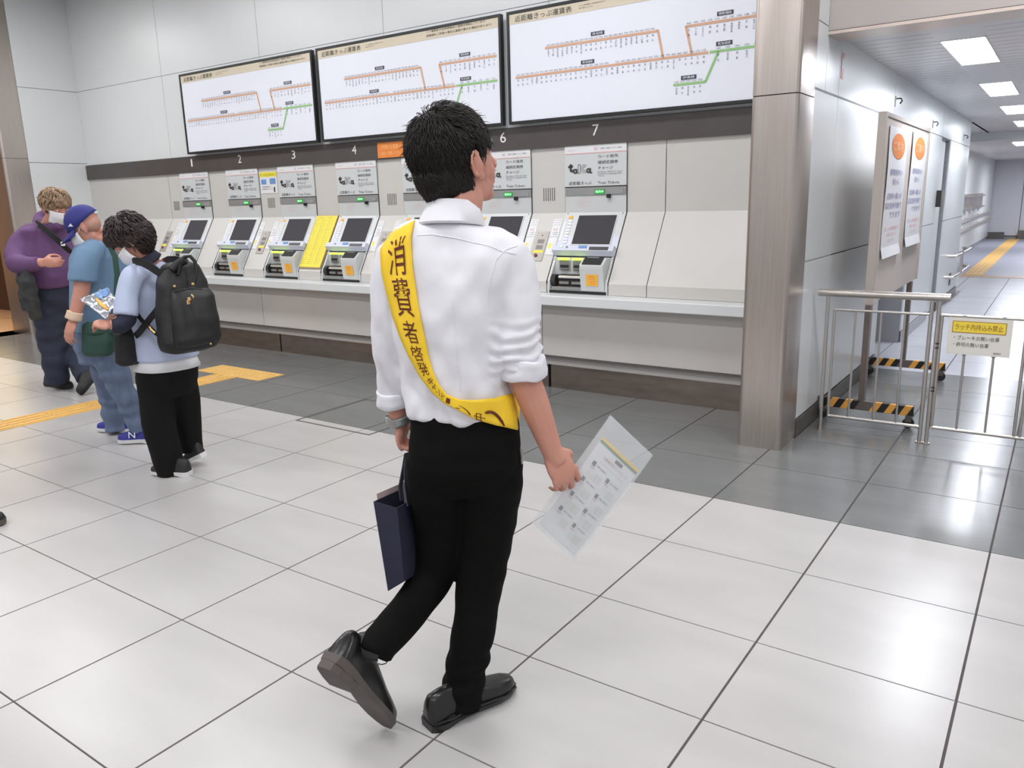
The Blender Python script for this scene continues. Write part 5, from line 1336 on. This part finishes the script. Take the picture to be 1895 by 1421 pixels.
def mask(c, B, sc, parent):
    c = Vector(c); mb = MB(); vs = []; n, m = 12, 8
    for i in range(n + 1):
        for j in range(m + 1):
            a = (i / n - .5) * 2.3; z = -.008 - .095 * j / m
            r_ = .104 + .018 * math.cos(a) - .016 * abs(j / m - .45) * 2
            vs.append(c + B @ (Vector((r_ * math.cos(a), .072 * math.sin(a) * 1.12, z)) * sc))
    fs = [(i * (m + 1) + j, i * (m + 1) + j + 1, (i + 1) * (m + 1) + j + 1, (i + 1) * (m + 1) + j) for i in range(n) for j in range(m)]
    o = mb.add(vs, fs).build('face_mask', M['maskm'], parent, smooth=True, angle=False); md = o.modifiers.new('s', 'SOLIDIFY'); md.thickness = .003
    for s in (1, -1):
        MB().tube([c + B @ (Vector(q) * sc) for q in ((.045, s * .078, -.02), (.0, s * .084, .008), (-.02, s * .082, -.005))], .0015 * sc, 6).build('ear_loop', M['maskm'], o)
    return o

# ---- the woman with the backpack
pw = thing('person', 'short-haired person in pale blue polo and black trousers wearing the black backpack', 'person', tuple(L(-1.9, 4.3, 0)))
fw = (-RH * .72 + FH * .66); hf = (-RH * .62 - FH * .12 + Vector((0, 0, -.66))).normalized(); HBw = basis(hf)
hc_ = at(242, 444, 4.22)
b = MB(); head(b, hc_, HBw, .98, (at(262, 470, 4.24), at(278, 492, 4.27)))
limb(b, [at(278, 492, 4.27), at(290, 560, 4.30), at(305, 680, 4.30)], [.05, .07, .08])
limb(b, [at(265, 500, 4.2), at(244, 512, 4.12), at(234, 585, 4.05), at(203, 604, 3.98)], [.05, .045, .038, .026])
limb(b, [at(300, 495, 4.35), at(290, 520, 4.5), at(250, 580, 4.5), at(205, 590, 4.25)], [.05, .045, .036, .026])
limb(b, [at(300, 690, 4.3), at(288, 720, 4.26), at(292, 780, 4.25), at(318, 862, 4.24)], [.08, .07, .05, .034]); limb(b, [at(310, 690, 4.32), at(332, 720, 4.36), at(345, 780, 4.42), at(356, 838, 4.42)], [.08, .07, .05, .034])
hand(b, at(203, 604, 3.98), None, (-RH * .9 + Vector((0, 0, .25)) + FH * .15), (Vector((0, 0, 1)) * .5 + FH), (FH * .9 + RH * .1), (45, 60, 40), sc=.92)
place('body', fuse(b, .0065, 4, .5), M['skin'], pw); eyes(hc_, HBw, .98, pw); mask(hc_, HBw, .98, pw)
hb = MB()
for p, r_ in (((-.018, 0, .042), (.106, .092, .096)), ((-.060, 0, -.005), (.070, .080, .085)), ((-.055, 0, -.05), (.050, .066, .055)), ((.03, 0, .07), (.072, .080, .055)), ((.0, .070, .01), (.05, .02, .05)), ((.0, -.070, .01), (.05, .02, .05)), ((.07, 0, .06), (.036, .066, .040))):
    hb.ell(hc_ + HBw @ Vector(p), r_, HBw, 18, 12)
hw_ = place('hair', fuse(hb, .009, 5), M['hair_dark'], pw, disp=lambda p, n: noise.noise(p * 40) * .009)
tufts('hair_locks', hc_, HBw, 1.0, hw_, M['hair_dark'], 700, .055, 13, man_hair, rad=(.106, .093, .100), off=(-.020, 0, .038), flow=flow_man, lift=.25, w=.0032)
tufts('nape_locks', hc_, HBw, 1.0, hw_, M['hair_dark'], 700, .045, 15, lambda q: q.x < .1 and q.z < .35 and q.z > -.97, rad=(.122, .094, .108), off=(-.008, 0, -.002), flow=lambda q: Vector((.1, 0, -1)), lift=.08, w=.0026)
s = MB()
loft(s, [ring3(274, 486, 4.27, .075, .065, fw), ring3(278, 496, 4.28, .140, .080, fw), ring3(284, 520, 4.29, .165, .105, fw), ring3(292, 560, 4.30, .163, .120, fw), ring3(300, 610, 4.30, .163, .128, fw), ring3(307, 645, 4.30, .168, .134, fw), ring3(309, 662, 4.30, .171, .138, fw)], 28, 2.3)
limb(s, [at(268, 502, 4.22), at(245, 512, 4.12), at(234, 548, 4.08), at(232, 584, 4.05)], [.056, .056, .056, .060], 18)
limb(s, [at(300, 505, 4.38), at(285, 530, 4.5), at(262, 565, 4.5)], [.06, .064, .068], 18)
po = place('polo_shirt', fuse(s, .009, 5), M['lblue'], pw, disp=drape(11, .006, 7))
s = MB(); loft(s, [ring3(309, 655, 4.30, .145, .115, fw), ring3(310, 679, 4.30, .176, .146, fw), ring3(310, 681, 4.30, .155, .125, fw)], 28, 2.3)
place('white_hem', to_mesh(s), M['whitehem'], pw, disp=lambda p, n: .004 * noise.noise(p * 9))
s = MB()
cl = hc_.lerp(at(276, 486, 4.27), .78)
cuff(at(262, 472, 4.245), at(272, 486, 4.262), .062, .074, name='navy_collar', m='navycloth', parent=po, seed=4)
s = MB(); limb(s, [at(236, 570, 4.07), at(234, 590, 4.05), at(222, 602, 4.01), at(206, 604, 3.985)], [.046, .050, .044, .036], 16)
place('sleeve', fuse(s, .007, 4), M['navycloth'], pw)
s = MB(); limb(s, [at(262, 560, 4.49), at(245, 582, 4.45), at(210, 590, 4.27)], [.048, .045, .034], 14); place('sleeve', to_mesh(s), M['navycloth'], pw)
s = MB()
loft(s, [ring3(309, 672, 4.30, .164, .135, fw), ring3(310, 700, 4.31, .162, .142, fw), ring3(310, 730, 4.31, .14, .12, fw)], 26, 2.3)
limb(s, [at(290, 700, 4.27), at(290, 745, 4.25), at(298, 800, 4.24), at(310, 848, 4.24), at(318, 874, 4.25)], [.105, .094, .088, .082, .078], 20)
limb(s, [at(330, 700, 4.35), at(341, 745, 4.39), at(349, 790, 4.42), at(356, 836, 4.42)], [.098, .086, .074, .064], 20)
place('trousers', fuse(s, .009, 6), M['blacktr'], pw, disp=drape(5, .006, 8))
def gz(u, v):
    r = (u - IW / 2) / F_PX * CR + (IH / 2 - v) / F_PX * CU + _f; return Vector((0, 0, CAMH)) + r * (-CAMH / r.z)
sh_, P = shoe('shoe', gz(353, 880), gz(282, 877), (0, 0, 1), pw, M['rubber'], M['solew'], h=.075, width=.045, sole=.028)
tubeo('lace', [P(.5, .012, .085), P(.54, -.012, .08), P(.6, .012, .075)], .004, M['cyanp'], sh_, 6)
sh_, P = shoe('shoe', at(381, 843, 4.38), gz(344, 861), (RH * -.45 + FH * .1 + Vector((0, 0, .9))), pw, M['rubber'], M['solew'], h=.075, width=.043, sole=.026)
# backpack: rests on her back
bk = thing('backpack', 'black nylon backpack with gold studs on the back of the person in pale blue', 'backpack', tuple(at(345, 640, 4.1)))
bf = (RH * .74 - FH * .66).normalized(); 
def rb(u, v, d, hw, dep): return ring3(u, v, d, hw, dep, bf)
s = MB(); loft(s, [rb(330, 484, 4.16, .050, .030), rb(333, 490, 4.15, .095, .05), rb(336, 520, 4.13, .130, .068), rb(340, 560, 4.11, .142, .085), rb(346, 600, 4.09, .150, .100), rb(350, 628, 4.08, .156, .112), rb(350, 644, 4.08, .140, .10), rb(350, 649, 4.08, .10, .07)], 28, 2.7)
bb_ = place('pack_body', fuse(s, .008, 5), M['bagb'], bk, disp=drape(21, .009, 7))
s = MB(); loft(s, [rb(352, 536, 4.055, .098, .030), rb(356, 548, 4.045, .112, .045), rb(362, 590, 4.02, .122, .055), rb(366, 625, 4.01, .126, .062), rb(366, 636, 4.01, .118, .055)], 24, 3.0)
fp = place('front_pocket', fuse(s, .007, 4), M['bagb'], bk, disp=drape(22, .007, 8))
tubeo('zip_line', [at(318, 541, 3.99), at(335, 536, 3.96), at(355, 533, 3.955), at(374, 535, 3.99)], .004, M['rubber'], bk, 6)
MB().tube([at(349, 550, 3.93), at(351, 556, 3.93)], .008, 8).build('zip_pull', M['tan_tag'], bk); MB().box(tuple(at(346, 563, 3.93)), tuple(at(351, 555, 3.935))).build('leather_tag', M['tan_tag'], bk)
MB().tube([at(354, 545, 3.93), at(358, 549, 3.93), at(356, 554, 3.93)], .004, 6).build('zip_pull', M['gold'], bk)
tubeo('pull_cord', [at(356, 552, 3.93), at(362, 570, 3.915), at(366, 588, 3.90)], .006, M['rubber'], bk, 6)
tubeo('carry_handle', [at(330, 508, 4.06), at(334, 488, 4.07), at(342, 475, 4.08), at(352, 474, 4.08), at(361, 484, 4.08), at(364, 505, 4.07), at(359, 524, 4.05)], .009, M['bagb'], bk, 10)
tubeo('top_flap', [at(318, 500, 4.06), at(330, 488, 4.08), at(344, 480, 4.08)], .022, M['bagb'], bk, 10)
for (u, v) in ((323, 530), (357, 526)):
    MB().ell(at(u, v, 4.0), .009, None, 8, 6).build('stud', M['gold'], bk)
for (u, v) in ((390, 636), (314, 650), (335, 647)):
    MB().ell(at(u, v, 3.98), .006, None, 8, 6).build('stud', M['gold'], bk)
def strap(pts, w, name, m, parent, up=Vector((0, 0, 1))):
    mb = MB(); vs = []; fs = []
    for i, p in enumerate(pts):
        d = (pts[min(i + 1, len(pts) - 1)] - pts[max(i - 1, 0)]).normalized(); s_ = d.cross(FH).normalized() * w; nn = FH * .004
        vs += [p - s_ - nn, p + s_ - nn, p + s_ + nn, p - s_ + nn]
    for i in range(len(pts) - 1):
        a = 4 * i; fs += [(a + k, a + (k + 1) % 4, a + 4 + (k + 1) % 4, a + 4 + k) for k in range(4)]
    fs += [(0, 3, 2, 1), tuple(4 * (len(pts) - 1) + k for k in range(4))]
    return mb.add(vs, fs).build(name, m, parent, smooth=True)
strap([at(330, 500, 4.09), at(310, 502, 4.06), at(295, 505, 4.055), at(278, 493, 4.06), at(262, 485, 4.08), at(250, 483, 4.13), at(243, 490, 4.2)], .020, 'shoulder_strap', M['bagb'], bk)
strap([at(345, 486, 4.14), at(325, 480, 4.22), at(312, 480, 4.3), at(300, 486, 4.42)], .018, 'shoulder_strap', M['bagb'], bk)
strap([at(300, 560, 4.06), at(290, 575, 4.07), at(276, 592, 4.09), at(258, 615, 4.11), at(250, 622, 4.16)], .016, 'lower_strap', M['bagb'], bk)
strap([at(253, 580, 4.12), at(262, 592, 4.10), at(275, 604, 4.085), at(290, 618, 4.07), at(310, 632, 4.06)], .010, 'lower_strap', M['bagb'], bk)
tubeo('buckle', [at(276, 604, 4.06), at(280, 610, 4.06), at(287, 616, 4.06)], .006, M['gold'], bk, 6)
r = MB(); put_text(r, 'NU', 0, 1, 0, 1, lambda a, b: at(292 + 11 * a, 612 - 12 * b, 4.005), 1); r.build('mark', M['jointgrey'], bk)
# black handbag at her side
hbg = thing('handbag', 'small black handbag hanging between the pale blue polo and the green bag', 'bag', tuple(at(242, 672, 4.15)))
s = MB(); loft(s, [rb(240, 606, 4.2, .05, .03), rb(241, 615, 4.2, .075, .045), rb(242, 650, 4.2, .082, .052), rb(243, 668, 4.2, .082, .055), rb(243, 674, 4.2, .06, .04)], 22, 3)
place('bag_body', fuse(s, .008, 4), M['bagb'], hbg, disp=drape(31, .005, 9))
tubeo('handle', [at(236, 612, 4.16), at(238, 596, 4.18), at(246, 594, 4.2), at(250, 610, 4.2)], .007, M['bagb'], hbg, 8)
for (u, v) in ((234, 607), (240, 603)): MB().ell(at(u, v, 4.09), .008, None, 8, 6).build('ring', M['gold'], hbg)
# film-wrapped leaflets in her hands
lf2 = thing('leaflet_pack', 'leaflets in crinkled shiny film held by the person with the backpack', 'leaflets', tuple(at(185, 575, 4.0)))
def PF(a, b, o=0):
    p00, p10, p11, p01 = at(148, 556, 4.2), at(200, 536, 4.3), at(218, 560, 4.1), at(196, 594, 3.95)
    p = (p00 * (1 - a) + p10 * a) * (1 - b) + (p01 * (1 - a) + p11 * a) * b
    return p + Vector((0, 0, o + .014 * noise.noise(Vector((a * 5, b * 5, 2))) + .010 * noise.noise(Vector((a * 13, b * 4, 9)))))
def psheet(o, a0, a1, b0, b1, name, m, parent, n=14):
    mb = MB(); vs = [PF(a0 + (a1 - a0) * i / n, b0 + (b1 - b0) * j / n, o) for i in range(n + 1) for j in range(n + 1)]
    ob = mb.add(vs, [(i * (n + 1) + j, i * (n + 1) + j + 1, (i + 1) * (n + 1) + j + 1, (i + 1) * (n + 1) + j) for i in range(n) for j in range(n)]).build(name, m, parent, smooth=True, angle=60)
    md = ob.modifiers.new('s', 'SOLIDIFY'); md.thickness = .0015; return ob
psheet(.012, 0, 1, 0, 1, 'film', M['film'], lf2); psheet(.002, .06, .95, .06, .95, 'sheets', M['paper'], lf2)
psheet(.016, .45, .95, .08, .42, 'blue_picture', M['cyanp'], lf2, 6); psheet(.016, .30, .42, .3, .9, 'orange_picture', M['orange_stk'], lf2, 4)

# ---- the older man in cap
pm = thing('person', 'older man in royal blue cap, steel blue T-shirt and washed jeans', 'person', tuple(L(-2.6, 4.95, 0)))
fw = (-RH * .80 + FH * .55); hf = (-RH * .72 - FH * .18 + Vector((0, 0, -.50))).normalized(); HBm = basis(hf)
hc_ = at(157, 420, 4.86)
b = MB(); head(b, hc_, HBm, .98, (at(176, 434, 4.88), at(186, 455, 4.9)))
limb(b, [at(185, 455, 4.9), at(190, 530, 4.92), at(190, 650, 4.94)], [.06, .085, .09])
elb = at(151, 536, 4.70); wr = at(135, 592, 4.66)
limb(b, [at(172, 462, 4.82), at(158, 475, 4.74), elb, wr], [.05, .05, .046, .030])
limb(b, [at(200, 455, 5.05), at(185, 470, 5.15), at(170, 530, 5.15), at(165, 590, 5.1)], [.05, .045, .04, .028])
limb(b, [at(192, 655, 4.92), at(206, 685, 4.88), at(230, 724, 4.86), at(262, 795, 4.90)], [.06, .055, .045, .033]); limb(b, [at(192, 655, 4.97), at(197, 685, 5.02), at(204, 725, 5.06), at(214, 788, 5.1)], [.06, .055, .045, .033])
hand(b, wr, None, at(127, 620, 4.64) - wr, (-RH * .8 + FH * .3), (FH * .9 + RH * .3), [(12, 25, 15), (15, 28, 18), (18, 30, 20), (20, 34, 20)], sc=1.05)
place('body', fuse(b, .0068, 4, .5), M['skin'], pm); eyes(hc_, HBm, .98, pm); mask(hc_, HBm, .98, pm)
hb = MB(); hb.ell(hc_ + HBm @ Vector((-.032, 0, -.004)), (.068, .074, .058), HBm, 16, 10); hb.ell(hc_ + HBm @ Vector((0, 0, .02)), (.08, .079, .05), HBm, 16, 10)
place('hair', fuse(hb, .009, 4), mat('close_cropped_grey_hair', (188, 142, 125), .6, var=.08, scale=60), pm, disp=lambda p, n: noise.noise(p * 30) * .0008)
cb_ = MB(); vs = []; n, m = 24, 9
Bc = HBm
for j in range(m + 1):
    th = (math.pi / 2) * j / m
    for i in range(n):
        a = 2 * math.pi * i / n
        vs.append(hc_ + Bc @ Vector((-.012 + .106 * math.sin(th) * math.cos(a), .090 * math.sin(th) * math.sin(a), .030 + .100 * math.cos(th) + (.018 * math.cos(a) if j == m else 0) * -1 - (.012 if j == m else 0))))
fs = [(j * n + i, j * n + (i + 1) % n, (j + 1) * n + (i + 1) % n, (j + 1) * n + i) for j in range(m) for i in range(n)]
cp_ = cb_.add(vs, fs).build('cap', M['capm'], pm, smooth=True, angle=False); md = cp_.modifiers.new('s', 'SOLIDIFY'); md.thickness = .004
mb = MB(); vs = []
for j in range(6):
    for i in range(13):
        a = (i / 12 - .5) * 2.2; e_ = j / 5
        vs.append(hc_ + Bc @ Vector((-.012 + (.100 + .075 * e_ * math.cos(a) ** .6 if abs(a) < 1.5 else .1) * math.cos(a) + .01 * e_, (.086 + .004 * e_) * math.sin(a), .020 - .02 * e_ - .02 * math.sin(a) ** 2 * e_)))
ob = mb.add(vs, [(j * 13 + i, j * 13 + i + 1, (j + 1) * 13 + i + 1, (j + 1) * 13 + i) for j in range(5) for i in range(12)]).build('brim', M['capm'], cp_, smooth=True, angle=False); md = ob.modifiers.new('s', 'SOLIDIFY'); md.thickness = .004
MB().ell(hc_ + Bc @ Vector((-.012, 0, .131)), .009, None, 8, 6).build('cap_button', M['capm'], cp_)
MB().ell(hc_ + Bc @ Vector((-.105, 0, .03)), (.012, .03, .012), Bc, 10, 6).build('strap_opening', M['paper'], cp_)
MB().add([hc_ + Bc @ Vector(q) for q in ((.030, .088, .05), (.055, .080, .045), (.030, .089, .028))], [(0, 1, 2)]).build('white_mark', M['paper'], cp_)
s = MB()
loft(s, [ring3(181, 446, 4.9, .085, .075, fw), ring3(184, 452, 4.9, .150, .095, fw), ring3(187, 475, 4.91, .185, .120, fw), ring3(188, 520, 4.92, .182, .128, fw), ring3(187, 570, 4.92, .176, .135, fw), ring3(187, 610, 4.92, .178, .142, fw)], 28, 2.3)
limb(s, [at(176, 462, 4.84), at(160, 475, 4.74), at(154, 500, 4.71), at(153, 521, 4.70)], [.07, .072, .074, .078], 18)
limb(s, [at(200, 462, 5.02), at(188, 475, 5.12), at(180, 510, 5.15)], [.07, .07, .074], 18)
place('t_shirt', fuse(s, .0095, 5), M['tee'], pm, disp=drape(41, .008, 7))
cuff(at(139, 577, 4.667), at(135.5, 592, 4.66), .036, .036, name='wrist_bandage', m='band', parent=pm, seed=8, amp=.001)
s = MB()
loft(s, [ring3(188, 606, 4.93, .172, .135, fw), ring3(190, 640, 4.94, .172, .145, fw), ring3(193, 668, 4.94, .14, .12, fw)], 26, 2.3)
limb(s, [at(200, 645, 4.88), at(213, 690, 4.85), at(229, 724, 4.86), at(246, 762, 4.89), at(262, 798, 4.90)], [.105, .09, .074, .068, .066], 20)
limb(s, [at(192, 645, 5.0), at(197, 690, 5.04), at(203, 730, 5.07), at(213, 786, 5.1), at(215, 797, 5.1)], [.10, .086, .072, .066, .064], 20)
place('jeans', fuse(s, .0095, 5), M['jeans'], pm, disp=lambda p, n: .010 * noise.noise(Vector((p.x * 6, p.y * 6, p.z * 16))) + .004 * math.sin(p.z * 60 + 4 * noise.noise(p * 6)))
sh_, P = shoe('shoe', gz(288, 818), gz(220, 820), (0, 0, 1), pm, M['sneak'], M['solew'], h=.088, width=.05, sole=.032)
r = MB(); put_text(r, 'N', 0, 1, 0, 1, lambda a, b: P(.62 - .18 * a, .047 - .006 * b, .045 + .04 * b), 1); r.build('white_mark', M['paper'], sh_)
sh_, P = shoe('shoe', gz(243, 799), gz(183, 797), (0, 0, 1), pm, M['sneak'], M['solew'], h=.088, width=.05, sole=.030)
gb = thing('shoulder_bag', 'dark green shoulder bag hanging in front of the washed jeans', 'bag', tuple(at(182, 656, 4.66)))
gf = (-RH * .25 - FH).normalized()
s = MB(); loft(s, [ring3(181, 597, 4.70, .085, .030, gf), ring3(181, 602, 4.70, .098, .040, gf), ring3(182, 630, 4.69, .104, .048, gf), ring3(182, 650, 4.69, .102, .048, gf), ring3(182, 658, 4.69, .080, .038, gf)], 24, 3.4)
g_ = place('bag_body', fuse(s, .008, 4), M['bagg'], gb, disp=drape(51, .004, 9))
mb = MB(); vs = []
for j, (v_, w_, d_) in enumerate(((596, .088, 4.655), (603, .103, 4.645), (616, .107, 4.636), (619, .106, 4.637))):
    for i in range(9):
        a = (i / 8 - .5) * 2; vs.append(at(181, v_, d_) + RH * (a * w_) + FH * (.045 * a * a))
ob = mb.add(vs, [(j * 9 + i, j * 9 + i + 1, (j + 1) * 9 + i + 1, (j + 1) * 9 + i) for j in range(3) for i in range(8)]).build('flap', M['bagg'], gb, smooth=True, angle=False); md = ob.modifiers.new('s', 'SOLIDIFY'); md.thickness = .003
strap([at(207, 600, 4.72), at(215, 560, 4.73), at(217, 510, 4.74), at(213, 475, 4.76), at(203, 455, 4.80), at(192, 447, 4.88)], .016, 'strap', M['bagg'], gb)
for (u, v) in ((182, 606), (190, 608)): MB().ell(at(u, v, 4.62), .007, None, 8, 6).build('stud', M['strip'], gb)

# ---- the man in the purple hooded top
ph = thing('person', 'blond haired man in purple hooded sweatshirt and dark jeans wearing a white mask', 'person', tuple(L(-3.75, 6.5, 0)))
fw = (RH * .82 - FH * .50); hf = (RH * .80 - FH * .42 + Vector((0, 0, -.38))).normalized(); HBh = basis(hf)
hc_ = at(103, 383, 6.40)
b = MB(); head(b, hc_, HBh, 1.04, (at(97, 405, 6.43), at(90, 420, 6.46)))
limb(b, [at(90, 420, 6.46), at(90, 470, 6.5), at(98, 545, 6.5)], [.08, .14, .14])
wr = at(80, 486, 6.1); 
limb(b, [at(65, 428, 6.42), at(44, 440, 6.36), at(33, 484, 6.2), wr], [.07, .06, .05, .034])
limb(b, [at(115, 430, 6.6), at(135, 445, 6.72), at(140, 490, 6.72), at(135, 520, 6.6)], [.06, .055, .048, .034])
limb(b, [at(98, 545, 6.5), at(92, 570, 6.42), at(98, 640, 6.45), at(105, 702, 6.5)], [.12, .10, .06, .04]); limb(b, [at(98, 545, 6.5), at(115, 570, 6.58), at(138, 635, 6.6), at(160, 700, 6.4)], [.12, .10, .06, .04])
hand(b, wr, None, (RH * 1 - FH * .1), (Vector((0, 0, 1))), (FH * .9), (40, 55, 35), sc=1.1)
place('body', fuse(b, .008, 4, .5), M['skin'], ph); eyes(hc_, HBh, 1.04, ph); mask(hc_, HBh, 1.04, ph)
hb = MB()
for p, r_ in (((-.015, 0, .045), (.112, .096, .098)), ((-.055, 0, .0), (.075, .085, .075)), ((.05, 0, .058), (.060, .078, .050)), ((.0, .074, .02), (.055, .02, .05)), ((.0, -.074, .02), (.055, .02, .05))):
    hb.ell(hc_ + HBh @ Vector(p), r_, HBh, 18, 12)
hh_ = place('hair', fuse(hb, .010, 5), M['hair_brown'], ph, disp=lambda p, n: noise.noise(p * 40) * .008)
tufts('hair_locks', hc_, HBh, 1.04, hh_, M['hair_brown'], 500, .06, 23, man_hair, rad=(.110, .096, .100), off=(-.015, 0, .040), flow=flow_man, lift=.12, w=.005)
s = MB()
loft(s, [ring3(88, 412, 6.46, .10, .09, fw), ring3(86, 424, 6.47, .20, .13, fw), ring3(86, 445, 6.5, .235, .175, fw), ring3(90, 480, 6.5, .240, .210, fw), ring3(96, 510, 6.5, .245, .225, fw), ring3(98, 530, 6.5, .225, .205, fw)], 28, 2.3)
limb(s, [at(65, 432, 6.44), at(42, 446, 6.36), at(30, 470, 6.26), at(32, 488, 6.18), at(50, 490, 6.12), at(72, 487, 6.10)], [.09, .088, .082, .076, .062, .052], 18)
limb(s, [at(115, 435, 6.58), at(136, 450, 6.72), at(141, 490, 6.72), at(136, 512, 6.62)], [.09, .08, .07, .055], 18)
limb(s, [at(112, 416, 6.36), at(92, 424, 6.40), at(74, 414, 6.5), at(76, 402, 6.56), at(92, 396, 6.58)], [.035, .045, .052, .050, .045], 14)
hd = place('hooded_sweatshirt', fuse(s, .011, 5), M['purple'], ph, disp=drape(61, .012, 6))
s = MB()
loft(s, [ring3(98, 526, 6.5, .205, .18, fw), ring3(98, 550, 6.5, .215, .19, fw), ring3(100, 575, 6.5, .19, .16, fw)], 26, 2.3)
limb(s, [at(90, 560, 6.44), at(96, 610, 6.44), at(102, 660, 6.47), at(106, 706, 6.5)], [.14, .12, .105, .094], 20)
limb(s, [at(112, 560, 6.56), at(124, 600, 6.6), at(140, 645, 6.58), at(161, 700, 6.41)], [.14, .12, .105, .085], 20)
place('jeans', fuse(s, .011, 5), M['djeans'], ph, disp=lambda p, n: .016 * noise.noise(Vector((p.x * 6, p.y * 6, p.z * 14))))
shoe('shoe', gz(88, 712), gz(132, 720), (0, 0, 1), ph, M['rubber'], M['rubber'], h=.085, width=.055, sole=.03)
shoe('shoe', at(181, 697, 6.35), gz(150, 732), (-RH * .75 + FH * .1 + Vector((0, 0, .6))), ph, M['rubber'], M['rubber'], h=.085, width=.055, sole=.03)
sb = thing('sling_strap', 'black sling bag strap with white tag across the purple sweatshirt', 'strap', tuple(at(100, 440, 6.2)))
strap([at(66, 412, 6.40), at(78, 420, 6.24), at(95, 434, 6.17), at(112, 449, 6.16), at(130, 466, 6.2), at(140, 474, 6.3)], .022, 'webbing', M['bagb'], sb)
MB().box(tuple(at(113, 455, 6.13)), tuple(at(120, 447, 6.14))).build('white_tag', M['paper'], sb)
ub = thing('folded_jacket', 'dark folded jacket hanging from the arm of the man in purple', 'jacket', tuple(at(60, 590, 6.2)))
s = MB(); limb(s, [at(46, 492, 6.1), at(50, 520, 6.12), at(58, 555, 6.15), at(66, 592, 6.18)], [.035, .055, .058, .040], 16); limb(s, [at(40, 500, 6.2), at(46, 540, 6.2), at(52, 575, 6.2)], [.03, .05, .04], 14)
place('jacket_cloth', fuse(s, .010, 4), mat('charcoal_cloth', (52, 54, 56), .6, var=.2, scale=20), ub, disp=drape(71, .016, 14))
# a shoe cut off by the left edge of the view
lone = thing('shoe', 'dark shoe tip at the left border of the floor', 'shoe', tuple(gz(-20, 985)))
shoe('upper', gz(-75, 968), gz(8, 972), (0, 0, 1), lone, M['rubber'], M['soleg'], h=.085, width=.05, sole=.03)
